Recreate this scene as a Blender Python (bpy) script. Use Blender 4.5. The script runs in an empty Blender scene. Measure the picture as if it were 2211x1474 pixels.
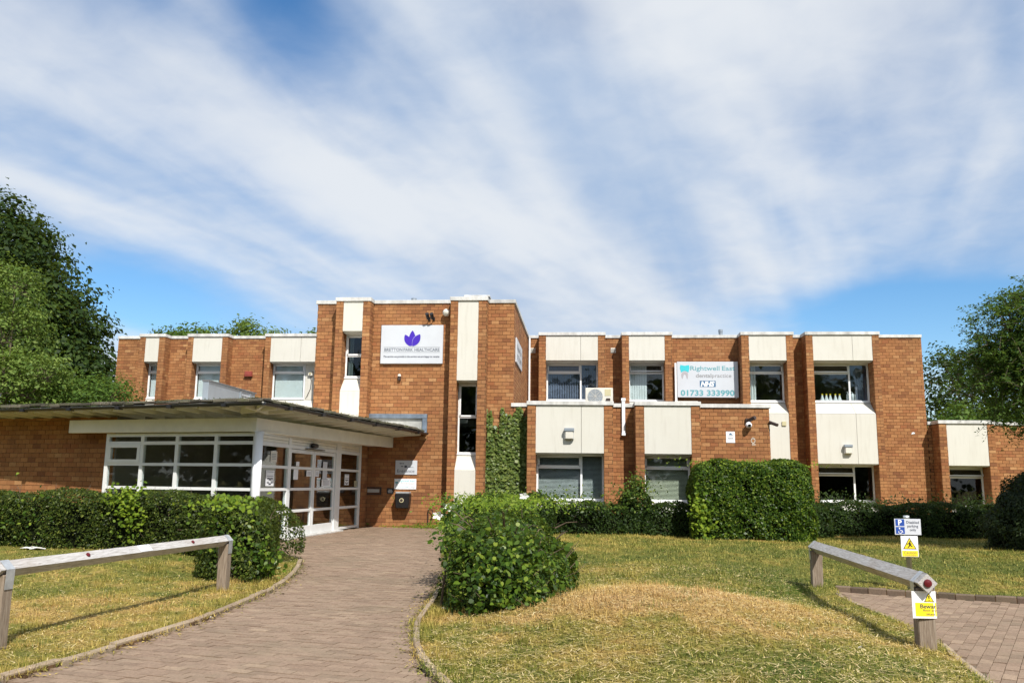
import bpy, math, random
import numpy as np
from mathutils import Vector, Matrix
random.seed(7); RNG = np.random.default_rng(11)
SC = bpy.context.scene; COL = SC.collection
rad = math.radians
# ------------------------------------------------------------------ camera
cam_d = bpy.data.cameras.new('camera'); cam = bpy.data.objects.new('camera', cam_d); COL.objects.link(cam)
cam_d.sensor_width = 36; cam_d.lens = 30.02; cam_d.clip_end = 3000; cam_d.clip_start = .05
HC = 1.31
def cam_matrix(pitch, roll, yaw):
    cp, sp, cr, sr = math.cos(pitch), math.sin(pitch), math.cos(roll), math.sin(roll)
    R = Matrix(((cr, -sr, 0), (sr, cr, 0), (0, 0, 1))) @ Matrix(((1, 0, 0), (0, sp, -cp), (0, cp, sp)))
    M = Matrix.Rotation(yaw, 3, 'Z') @ R.transposed()
    r = M @ Vector((1, 0, 0)); up = M @ Vector((0, -1, 0)); b = -(M @ Vector((0, 0, 1)))
    return Matrix(((r.x, up.x, b.x, 0), (r.y, up.y, b.y, 0), (r.z, up.z, b.z, HC), (0, 0, 0, 1)))
cam.matrix_world = cam_matrix(rad(9.4477), rad(.7339), rad(4.9244))
SC.camera = cam
# ------------------------------------------------------------------ sky
SUN_EL, SUN_AZ = rad(47), rad(27)      # azimuth to the right of the facade's outward normal
sun_dir = Vector((math.sin(SUN_AZ) * math.cos(SUN_EL), -math.cos(SUN_AZ) * math.cos(SUN_EL), math.sin(SUN_EL)))
world = bpy.data.worlds.new('World'); SC.world = world; world.use_nodes = True
def build_sky():
    nt = world.node_tree; N = nt.nodes; L = nt.links; N.clear()
    out = N.new('ShaderNodeOutputWorld')
    sky = N.new('ShaderNodeTexSky'); sky.sky_type = 'NISHITA'; sky.sun_disc = False
    sky.sun_elevation = SUN_EL; sky.sun_rotation = math.atan2(sun_dir.x, sun_dir.y)
    sky.air_density = 1.0; sky.dust_density = .3; sky.ozone_density = 2.2
    hs = N.new('ShaderNodeHueSaturation'); hs.inputs['Saturation'].default_value = 1.3; hs.inputs['Value'].default_value = 1.0
    L.new(sky.outputs[0], hs.inputs['Color'])
    b1 = N.new('ShaderNodeBackground'); b1.inputs[1].default_value = .13
    L.new(hs.outputs[0], b1.inputs[0])
    tc = N.new('ShaderNodeTexCoord')
    def m(op, a, b=None, c=None, clamp=False):
        n = N.new('ShaderNodeMath'); n.operation = op; n.use_clamp = clamp
        for i, v in enumerate((a, b, c)):
            if v is None: continue
            if isinstance(v, (int, float)): n.inputs[i].default_value = v
            else: L.new(v, n.inputs[i])
        return n.outputs[0]
    sep = N.new('ShaderNodeSeparateXYZ'); L.new(tc.outputs['Generated'], sep.inputs[0])
    zc = m('ADD', m('MAXIMUM', sep.outputs[2], 0), .18)
    px = m('DIVIDE', sep.outputs[0], zc); py = m('DIVIDE', sep.outputs[1], zc)
    comb = N.new('ShaderNodeCombineXYZ'); L.new(px, comb.inputs[0]); L.new(py, comb.inputs[1])
    def noise(vec, scale, detail, rough, rot=0, sc=(1, 1, 1), loc=(0, 0, 0), dist=0):
        mr = N.new('ShaderNodeMapping'); mr.inputs['Rotation'].default_value = (0, 0, rot); L.new(vec, mr.inputs[0])
        mp = N.new('ShaderNodeMapping'); mp.inputs['Scale'].default_value = sc; mp.inputs['Location'].default_value = loc; L.new(mr.outputs[0], mp.inputs[0])
        t = N.new('ShaderNodeTexNoise'); t.inputs['Scale'].default_value = scale; t.inputs['Detail'].default_value = detail
        t.inputs['Roughness'].default_value = rough; t.inputs['Distortion'].default_value = dist; L.new(mp.outputs[0], t.inputs['Vector'])
        return t.outputs['Fac']
    def smooth(v, lo, hi):
        n = N.new('ShaderNodeMapRange'); n.interpolation_type = 'SMOOTHSTEP'
        L.new(v, n.inputs[0]); n.inputs[1].default_value = lo; n.inputs[2].default_value = hi; return n.outputs[0]
    n1 = noise(comb.outputs[0], SK[0], 2.5, .45, rot=rad(SK[1]), sc=(.30, 1.3, 1), loc=(SK[2], SK[3], 0), dist=.35)
    n2 = noise(comb.outputs[0], 9, 5, .55, rot=rad(20), sc=(1, 1, 1), loc=(.6, 2.2, 0), dist=.3)
    n3 = noise(comb.outputs[0], SK[0] * 1.9, 3, .5, rot=rad(SK[1] + 6), sc=(.30, 1.2, 1), loc=(SK[4], SK[5], 0), dist=.4)
    n4 = noise(comb.outputs[0], 2.6, 4, .5, rot=rad(SK[1] - 5), sc=(.22, 1.5, 1), loc=(1.3, 5.4, 0), dist=.5)
    # gaps in the cloud sheet: soft holes about given directions
    def hole(az, el, ra, re, amt):
        d = Vector((math.sin(rad(az)) * math.cos(rad(el)), math.cos(rad(az)) * math.cos(rad(el)), math.sin(rad(el))))
        e1 = Vector((math.cos(rad(az)), -math.sin(rad(az)), 0)); e2 = Vector((0, 0, 1))
        def dot(v):
            vm = N.new('ShaderNodeVectorMath'); vm.operation = 'DOT_PRODUCT'; L.new(tc.outputs['Generated'], vm.inputs[0]); vm.inputs[1].default_value = v; return vm.outputs['Value']
        a = m('DIVIDE', dot(e1), math.sin(rad(ra))); b = m('DIVIDE', m('SUBTRACT', dot(e2), math.sin(rad(el))), math.sin(rad(re)))
        r2 = m('ADD', m('MULTIPLY', a, a), m('MULTIPLY', b, b))
        g = m('POWER', 2.718, m('MULTIPLY', r2, -1.0))
        g = m('MULTIPLY', g, m('GREATER_THAN', dot(d), 0))
        return m('MULTIPLY', g, amt)
    cov = m('ADD', m('ADD', m('MULTIPLY', n1, .60), m('MULTIPLY', n4, .12)), m('ADD', m('MULTIPLY', n2, .10), m('MULTIPLY', n3, .34)))
    for h in HOLES: cov = m('SUBTRACT', cov, hole(*h))
    mask = m('MULTIPLY', smooth(cov, .26, .69), .96)
    shade = smooth(m('ADD', m('MULTIPLY', n3, .68), m('ADD', m('MULTIPLY', n2, .12), m('MULTIPLY', n4, .20))), .34, .62)
    cr = N.new('ShaderNodeMix'); cr.data_type = 'RGBA'; L.new(shade, cr.inputs[0])
    cr.inputs[6].default_value = (.46, .60, .82, 1); cr.inputs[7].default_value = (.88, .92, .97, 1)
    b2 = N.new('ShaderNodeBackground'); L.new(cr.outputs[2], b2.inputs[0]); b2.inputs[1].default_value = .78
    mix = N.new('ShaderNodeMixShader'); L.new(mask, mix.inputs[0]); L.new(b1.outputs[0], mix.inputs[1]); L.new(b2.outputs[0], mix.inputs[2])
    L.new(mix.outputs[0], out.inputs[0])
# (azimuth from +Y to the right, elevation, azimuth radius, elevation radius, amount)
HOLES = [(-21, 30, 3.2, 5, .15), (-33, 31, 6, 3.5, .10), (-30, 11.3, 6, 2.6, .34), (-24, 9.5, 5, 1.5, .14), (19, 10.8, 9, 1.8, .36),
         (24, 9, 7, 2.2, .26), (-2, 31, 5, 2.5, .14), (16, 22, 4, 2.5, .08), (14, 16.5, 5, 1.4, .05), (-6, 20, 14, 5, -.10), (0, 13, 8, 3, -.10)]
SK = (1.0, -70, .4, 7.7, 4.6, 2.4)
build_sky()
# ------------------------------------------------------------------ sun, exposure
sun_d = bpy.data.lights.new('sun', 'SUN'); sun = bpy.data.objects.new('sun', sun_d); COL.objects.link(sun)
sun_d.energy = 5.0; sun_d.angle = rad(.53); sun_d.color = (1, .96, .905)
sun.rotation_euler = (-sun_dir).to_track_quat('-Z', 'Y').to_euler(); sun.location = (20, -30, 40)
SC.cycles.max_bounces = 6; SC.cycles.diffuse_bounces = 2; SC.cycles.glossy_bounces = 3; SC.cycles.transparent_max_bounces = 10
SC.view_settings.view_transform = 'Standard'; SC.view_settings.look = 'None'
SC.view_settings.exposure = 0.24; SC.view_settings.gamma = 1.0; SC.view_settings.use_curve_mapping = False
# ------------------------------------------------------------------ materials
MATS = {}
def base_mat(name):
    m = bpy.data.materials.new(name); m.use_nodes = True; MATS[name] = m
    return m, m.node_tree.nodes, m.node_tree.links, m.node_tree.nodes['Principled BSDF']
def ramp(N, stops):
    r = N.new('ShaderNodeValToRGB'); e = r.color_ramp.elements
    while len(e) < len(stops): e.new(.5)
    for el, (p, c) in zip(e, stops): el.position = p; el.color = (*c, 1)
    return r
def rand_node(N, L):
    g = N.new('ShaderNodeNewGeometry'); o = N.new('ShaderNodeObjectInfo')
    a = N.new('ShaderNodeMath'); a.operation = 'ADD'; L.new(g.outputs['Random Per Island'], a.inputs[0]); L.new(o.outputs['Random'], a.inputs[1])
    f = N.new('ShaderNodeMath'); f.operation = 'FRACT'; L.new(a.outputs[0], f.inputs[0]); return f.outputs[0]
def objnoise(N, L, scale, detail=4, rough=.6, sc=None, coord='Object'):
    tc = N.new('ShaderNodeTexCoord'); t = N.new('ShaderNodeTexNoise')
    t.inputs['Scale'].default_value = scale; t.inputs['Detail'].default_value = detail; t.inputs['Roughness'].default_value = rough
    src = tc.outputs[coord]
    if coord == 'World': pass
    if sc:
        mp = N.new('ShaderNodeMapping'); mp.inputs['Scale'].default_value = sc; L.new(src, mp.inputs[0]); src = mp.outputs[0]
    L.new(src, t.inputs['Vector']); return t.outputs['Fac']
def worldnoise(N, L, scale, detail=4, rough=.6, sc=None):
    g = N.new('ShaderNodeNewGeometry'); t = N.new('ShaderNodeTexNoise')
    t.inputs['Scale'].default_value = scale; t.inputs['Detail'].default_value = detail; t.inputs['Roughness'].default_value = rough
    src = g.outputs['Position']
    if sc:
        mp = N.new('ShaderNodeMapping'); mp.inputs['Scale'].default_value = sc; L.new(src, mp.inputs[0]); src = mp.outputs[0]
    L.new(src, t.inputs['Vector']); return t.outputs['Fac']
def mixc(N, L, fac, a, b, mode='MIX'):
    m = N.new('ShaderNodeMix'); m.data_type = 'RGBA'; m.blend_type = mode
    for v, i in ((fac, 0), (a, 6), (b, 7)):
        if isinstance(v, (int, float)): m.inputs[i].default_value = v
        elif isinstance(v, tuple): m.inputs[i].default_value = (*v, 1)
        else: L.new(v, m.inputs[i])
    return m.outputs[2]
def rng_map(N, L, v, a, b, c, d):
    n = N.new('ShaderNodeMapRange'); L.new(v, n.inputs[0])
    for i, x in enumerate((a, b, c, d)): n.inputs[i + 1].default_value = x
    return n.outputs[0]
def bump(N, L, bsdf, h, strength=.3, dist=.01):
    b = N.new('ShaderNodeBump'); b.inputs['Strength'].default_value = strength; b.inputs['Distance'].default_value = dist
    L.new(h, b.inputs['Height']); L.new(b.outputs[0], bsdf.inputs['Normal'])
def plain(name, c, rough=.6, var=.12, scale=8, metal=0, spec=None, bmp=0, stretch=None):
    m, N, L, B = base_mat(name)
    n = worldnoise(N, L, scale, 5, .6, stretch); n2 = worldnoise(N, L, scale * .13, 3)
    k = rng_map(N, L, n, .3, .7, 1 - var, 1 + var); k2 = rng_map(N, L, n2, .3, .7, 1 - var * .6, 1 + var * .6)
    mm = N.new('ShaderNodeMath'); mm.operation = 'MULTIPLY'; L.new(k, mm.inputs[0]); L.new(k2, mm.inputs[1])
    vm = N.new('ShaderNodeVectorMath'); vm.operation = 'SCALE'; vm.inputs[0].default_value = c; L.new(mm.outputs[0], vm.inputs['Scale'])
    L.new(vm.outputs[0], B.inputs['Base Color']); B.inputs['Roughness'].default_value = rough; B.inputs['Metallic'].default_value = metal
    if spec is not None: B.inputs['Specular IOR Level'].default_value = spec
    if bmp: bump(N, L, B, n, bmp, .01)
    return m
def pieces(name, stops, rough=.85, stain=(.10, .07, .045), stain_amt=.45, fine=60, bmp=.35, stain_scale=.5, streak=(1, 1, 1.6)):
    m, N, L, B = base_mat(name)
    r = ramp(N, stops); L.new(rand_node(N, L), r.inputs[0])
    n = worldnoise(N, L, fine, 5, .7); k = rng_map(N, L, n, .3, .7, .72, 1.22)
    c = N.new('ShaderNodeVectorMath'); c.operation = 'SCALE'; L.new(r.outputs[0], c.inputs[0]); L.new(k, c.inputs['Scale'])
    s = worldnoise(N, L, stain_scale, 7, .68, streak); sf = rng_map(N, L, s, .50, .74, 0, stain_amt)
    cc = mixc(N, L, sf, c.outputs[0], stain)
    s2 = worldnoise(N, L, 4.0, 4, .6); sf2 = rng_map(N, L, s2, .45, .8, 0, stain_amt * .6)
    cc = mixc(N, L, sf2, cc, tuple(x * 1.4 for x in stain))
    L.new(cc, B.inputs['Base Color']); B.inputs['Roughness'].default_value = rough; B.inputs['Specular IOR Level'].default_value = .25
    bump(N, L, B, n, bmp, .004)
    return m
pieces('brick', [(0, (.215, .085, .036)), (.12, (.29, .123, .047)), (.42, (.345, .155, .060)), (.7, (.395, .187, .074)), (.88, (.30, .114, .045)), (1, (.46, .245, .105))], stain=(.13, .068, .034), stain_amt=.55, streak=(1.6, 1.6, .45))
plain('mortar', (.13, .07, .03), .95, .25, 20)
pieces('paver', [(0, (.215, .148, .102)), (.3, (.27, .188, .13)), (.6, (.29, .205, .143)), (.85, (.235, .16, .11)), (1, (.33, .237, .162))], stain=(.165, .13, .085), stain_amt=.65, fine=45, bmp=.6, stain_scale=.9)
plain('paver_joint', (.17, .125, .085), .95, .3, 30)
pieces('kerb', [(0, (.27, .20, .14)), (.5, (.34, .255, .175)), (1, (.40, .31, .22))], stain=(.15, .12, .07), stain_amt=.6, fine=40)
pieces('kerb_dark', [(0, (.10, .07, .05)), (.5, (.15, .105, .075)), (1, (.20, .145, .10))], stain=(.08, .07, .04), stain_amt=.6, fine=40)
pieces('tile', [(0, (.05, .043, .035)), (.4, (.09, .077, .06)), (.7, (.15, .13, .10)), (1, (.07, .062, .045))], stain=(.075, .085, .03), stain_amt=.8, fine=35, bmp=.8, stain_scale=3)
def panel_mat():
    m, N, L, B = base_mat('panel')
    st = worldnoise(N, L, 5, 5, .65, (2.2, 2.2, .22)); bl = worldnoise(N, L, 1.1, 4, .6); fn = worldnoise(N, L, 40, 3, .6)
    c = mixc(N, L, rng_map(N, L, st, .50, .78, 0, .38), (.62, .60, .53), (.42, .39, .32)); c = mixc(N, L, rng_map(N, L, bl, .45, .75, 0, .30), c, (.53, .50, .42)); c = mixc(N, L, rng_map(N, L, fn, .55, .8, 0, .25), c, (.48, .46, .40))
    L.new(c, B.inputs['Base Color']); B.inputs['Roughness'].default_value = .6; bump(N, L, B, fn, .15, .004)
panel_mat()
plain('upvc', (.82, .83, .82), .3, .03, 3)
plain('coping', (.56, .55, .52), .7, .28, 5, stretch=(1, 1, .4))
plain('timber_white', (.80, .77, .67), .55, .07, 3)
plain('frame_white', (.76, .77, .75), .4, .05, 3)
plain('gutter', (.018, .018, .02), .35, .2, 10)
plain('felt', (.12, .12, .125), .9, .2, 5)
plain('lead', (.19, .235, .29), .5, .4, 3, .4)
plain('lead_pale', (.46, .46, .43), .55, .25, 4, .2)
plain('metal_grey', (.31, .35, .39), .45, .08, 3, .4)
plain('galv', (.55, .57, .58), .42, .2, 14, .6)
plain('black', (.012, .012, .013), .4, .2, 10)
plain('darkbrown', (.045, .028, .022), .5, .2, 10)
plain('white', (.82, .83, .84), .4, .03, 3)
plain('sign_white', (.56, .585, .62), .45, .03, 3)
plain('offwhite', (.66, .63, .55), .5, .06, 5)
plain('grey_plastic', (.5, .5, .47), .5, .08, 5)
plain('beige', (.52, .47, .28), .5, .08, 5)
plain('red', (.11, .004, .008), .4, .08, 5)
plain('red_alarm', (.26, .05, .035), .5, .1, 5)
plain('yellow', (.85, .68, .02), .45, .04, 5)
plain('blue', (.02, .07, .33), .4, .05, 5)
plain('nhs', (.06, .15, .27), .4, .05, 5)
plain('purple', (.055, .018, .40), .4, .05, 5)
plain('teal', (.05, .52, .58), .4, .05, 5)
plain('tealtext', (.12, .34, .38), .4, .05, 5)
plain('greytext', (.17, .19, .22), .5, .05, 5)
plain('tooth', (.40, .38, .40), .5, .05, 5)
plain('greytext2', (.27, .265, .27), .5, .05, 5)
plain('inktext', (.05, .06, .09), .5, .05, 5)
plain('blind_white', (.78, .80, .80), .7, .04, 5)
plain('blind_navy', (.16, .18, .26), .7, .08, 5)
plain('blind_grey', (.66, .68, .66), .5, .04, 5)
plain('blind_cream', (.76, .76, .58), .5, .04, 5)
plain('curtain_blue', (.16, .18, .24), .8, .1, 6)
plain('interior', (.22, .20, .18), .9, .1, 2)
plain('interior_floor', (.10, .09, .085), .7, .1, 2)
plain('bark', (.13, .10, .07), .95, .3, 12, bmp=.6, stretch=(1, 1, .25))
plain('twig', (.12, .085, .055), .95, .3, 12)
plain('hedge_core', (.008, .010, .005), 1.0, .3, 9, spec=0)  # near-black stands in for the shade deep inside the hedges
plain('flower', (.80, .80, .76), .6, .03, 9)
plain('litter', (.75, .73, .68), .7, .1, 9)
def wood_mat():
    m, N, L, B = base_mat('wood')
    g = worldnoise(N, L, 9, 6, .65, (9, .6, 9)); g2 = worldnoise(N, L, 1.6, 3)
    r = ramp(N, [(.25, (.22, .195, .17)), (.42, (.38, .355, .33)), (.5, (.45, .43, .41)), (.75, (.60, .585, .565))]); L.new(g, r.inputs[0])
    c = mixc(N, L, rng_map(N, L, g2, .5, .8, 0, .5), r.outputs[0], (.27, .20, .14)); cr_ = worldnoise(N, L, 14, 3, .5, (12, .5, 12)); c = mixc(N, L, rng_map(N, L, cr_, .66, .70, 0, .85), c, (.05, .035, .025))
    L.new(c, B.inputs['Base Color']); B.inputs['Roughness'].default_value = .85; bump(N, L, B, g, .5, .006)
    m, N, L, B = base_mat('wood_post')
    g = worldnoise(N, L, 9, 6, .65, (9, 9, .6)); g2 = worldnoise(N, L, 1.6, 3)
    r = ramp(N, [(.25, (.11, .075, .05)), (.5, (.23, .175, .125)), (.75, (.36, .30, .235))]); L.new(g, r.inputs[0])
    L.new(r.outputs[0], B.inputs['Base Color']); B.inputs['Roughness'].default_value = .85; bump(N, L, B, g, .6, .006)
wood_mat()
def glass_mat(name, tint, refl=.9, tr=1.0):
    m, N, L, B = base_mat(name); N.remove(B); out = N['Material Output']
    t = N.new('ShaderNodeBsdfTransparent'); t.inputs[0].default_value = (*tint, 1)
    g = N.new('ShaderNodeBsdfGlossy'); g.inputs['Roughness'].default_value = .015; g.inputs[0].default_value = (refl, refl, refl, 1)
    lw = N.new('ShaderNodeLayerWeight'); lw.inputs[0].default_value = .5; pw_ = N.new('ShaderNodeMath'); pw_.operation = 'POWER'; L.new(lw.outputs['Facing'], pw_.inputs[0]); pw_.inputs[1].default_value = 5
    f = N.new('ShaderNodeMath'); f.operation = 'MULTIPLY_ADD'; L.new(pw_.outputs[0], f.inputs[0]); f.inputs[1].default_value = .95; f.inputs[2].default_value = .042
    n = worldnoise(N, L, 1.3, 2); b = N.new('ShaderNodeBump'); b.inputs['Strength'].default_value = .06; b.inputs['Distance'].default_value = .02; L.new(n, b.inputs['Height']); L.new(b.outputs[0], g.inputs['Normal'])
    mx = N.new('ShaderNodeMixShader'); L.new(f.outputs[0], mx.inputs[0]); L.new(t.outputs[0], mx.inputs[1]); L.new(g.outputs[0], mx.inputs[2]); L.new(mx.outputs[0], out.inputs[0])
glass_mat('glass', (.86, .90, .90)); glass_mat('glass_dark', (.55, .60, .60))
def leaf_mat(name, stops, trans=.35, rough=.5, patch=None, spec=.16):
    m, N, L, B = base_mat(name); out = N['Material Output']
    r = ramp(N, stops); L.new(rand_node(N, L), r.inputs[0])
    col = r.outputs[0]
    if patch:
        s = worldnoise(N, L, patch[0], 3); col = mixc(N, L, rng_map(N, L, s, patch[1], patch[2], 0, 1), col, patch[3], 'MIX')
    L.new(col, B.inputs['Base Color']); B.inputs['Roughness'].default_value = rough; B.inputs['Specular IOR Level'].default_value = spec
    t = N.new('ShaderNodeBsdfTranslucent'); tcol = mixc(N, L, .35, col, (.28, .34, .03)); L.new(tcol, t.inputs[0])
    mx = N.new('ShaderNodeMixShader'); mx.inputs[0].default_value = trans; L.new(B.outputs[0], mx.inputs[1]); L.new(t.outputs[0], mx.inputs[2]); L.new(mx.outputs[0], out.inputs[0])
leaf_mat('leaf_hedge', [(0, (.018, .032, .006)), (.5, (.045, .070, .012)), (.82, (.085, .12, .020)), (1, (.17, .19, .035))], .3, .38)
leaf_mat('leaf_box', [(0, (.016, .040, .005)), (.5, (.045, .090, .010)), (.8, (.095, .16, .016)), (1, (.22, .28, .035))], .3, .36)
leaf_mat('leaf_lime', [(0, (.075, .14, .012)), (.5, (.14, .22, .018)), (1, (.26, .34, .03))], .4)
leaf_mat('leaf_bush', [(0, (.018, .042, .006)), (.5, (.045, .088, .011)), (.82, (.10, .16, .02)), (1, (.22, .25, .04))], .3, .38)
leaf_mat('leaf_ivy', [(0, (.06, .10, .02)), (.5, (.115, .165, .035)), (1, (.20, .24, .06))], .25, .35)
leaf_mat('leaf_dark', [(0, (.012, .028, .006)), (.5, (.024, .048, .009)), (1, (.05, .085, .014))], .3)
leaf_mat('leaf_yew', [(0, (.012, .022, .009)), (.5, (.022, .038, .014)), (1, (.04, .058, .02))], .2)
leaf_mat('leaf_pale', [(0, (.07, .125, .022)), (.5, (.125, .195, .035)), (1, (.22, .29, .07))], .4)
leaf_mat('leaf_mid', [(0, (.045, .09, .015)), (.5, (.08, .15, .025)), (1, (.13, .21, .035))], .4)
leaf_mat('leaf_robinia', [(0, (.035, .085, .022)), (.5, (.065, .135, .032)), (1, (.13, .215, .05))], .4)
def grass_mats():
    for nm, brown in (('grass', 0), ('soil', 1)):
        m, N, L, B = base_mat(nm)
        p1 = worldnoise(N, L, .55, 5, .62); p2 = worldnoise(N, L, 3.2, 5, .65); p3 = worldnoise(N, L, 26, 4, .7)
        a = N.new('ShaderNodeMath'); a.operation = 'MULTIPLY_ADD'; L.new(p1, a.inputs[0]); a.inputs[1].default_value = .66
        b = N.new('ShaderNodeMath'); b.operation = 'MULTIPLY'; L.new(p2, b.inputs[0]); b.inputs[1].default_value = .46; L.new(b.outputs[0], a.inputs[2])
        # worn, sun-bleached crown of the mound and the strips beside the kerbs
        g = N.new('ShaderNodeNewGeometry')
        def blob(cx, cy, rx, ry, amt):
            s = N.new('ShaderNodeVectorMath'); s.operation = 'SUBTRACT'; L.new(g.outputs['Position'], s.inputs[0]); s.inputs[1].default_value = (cx, cy, 0)
            d = N.new('ShaderNodeVectorMath'); d.operation = 'MULTIPLY'; L.new(s.outputs[0], d.inputs[0]); d.inputs[1].default_value = (1 / rx, 1 / ry, 0)
            dd = N.new('ShaderNodeVectorMath'); dd.operation = 'DOT_PRODUCT'; L.new(d.outputs[0], dd.inputs[0]); L.new(d.outputs[0], dd.inputs[1])
            e = N.new('ShaderNodeMath'); e.operation = 'POWER'; e.inputs[0].default_value = 2.718
            ng = N.new('ShaderNodeMath'); ng.operation = 'MULTIPLY'; ng.inputs[1].default_value = -1; L.new(dd.outputs['Value'], ng.inputs[0]); L.new(ng.outputs[0], e.inputs[1])
            o = N.new('ShaderNodeMath'); o.operation = 'MULTIPLY'; o.inputs[1].default_value = amt; L.new(e.outputs[0], o.inputs[0]); return o.outputs[0]
        cur = a.outputs[0]
        for bl in ((.9, 9.3, 1.7, 1.7, .26), (-5.2, 8.5, 1.6, 2.4, .10), (2.2, 7.2, 1.2, .9, -.10), (-.7, 6.5, .9, .7, -.08), (1.5, 15.5, 5, 3, -.06), (6.5, 16, 4, 3, -.06), (-7, 12.3, 3, 1.8, -.03)):
            q = N.new('ShaderNodeMath'); q.operation = 'ADD'; L.new(cur, q.inputs[0]); L.new(blob(*bl), q.inputs[1]); cur = q.outputs[0]
        r = ramp(N, [(.41, (.070, .115, .012)), (.52, (.15, .165, .022)), (.60, (.28, .23, .044)), (.68, (.43, .285, .085)), (.84, (.53, .33, .14))]); L.new(cur, r.inputs[0])
        if brown:
            c = mixc(N, L, .25, r.outputs[0], (.20, .14, .07)); k = rng_map(N, L, p3, .3, .7, .65, 1.25)
        else:
            c = mixc(N, L, rng_map(N, L, rand_node(N, L), .55, 1, 0, .6), r.outputs[0], (.50, .38, .13)); k = rng_map(N, L, rand_node(N, L), 0, 1, .55, 1.3)
        v = N.new('ShaderNodeVectorMath'); v.operation = 'SCALE'; L.new(c, v.inputs[0]); L.new(k, v.inputs['Scale'])
        L.new(v.outputs[0], B.inputs['Base Color']); B.inputs['Roughness'].default_value = .85; B.inputs['Specular IOR Level'].default_value = .15
        if brown: bump(N, L, B, p3, .8, .03)
grass_mats()
# ------------------------------------------------------------------ mesh helpers
def tag(o, label=None, cat=None, group=None, kind=None):
    if label: o['label'] = label
    if cat: o['category'] = cat
    if group: o['group'] = group
    if kind: o['kind'] = kind
    return o
def link(o, parent=None):
    COL.objects.link(o)
    if parent is not None:
        o.parent = parent
        if parent.type == 'EMPTY': o.matrix_parent_inverse = Matrix.Translation(-parent.location)
    return o
def thing(name, loc, label, cat, group=None):
    o = bpy.data.objects.new(name, None); o.location = loc; o.empty_display_size = .2; COL.objects.link(o)
    return tag(o, label, cat, group)
def fr(x, y, ux=1.0, uy=0.0):
    """vertical working plane: origin, direction along it, outward normal to the right-hand side (towards -y for u=+x)"""
    l = math.hypot(ux, uy); ux /= l; uy /= l
    return (x, y, ux, uy, uy, -ux)
def W(F, s, z, o=0.0):
    return (F[0] + F[2] * s + F[4] * o, F[1] + F[3] * s + F[5] * o, z)
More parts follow.
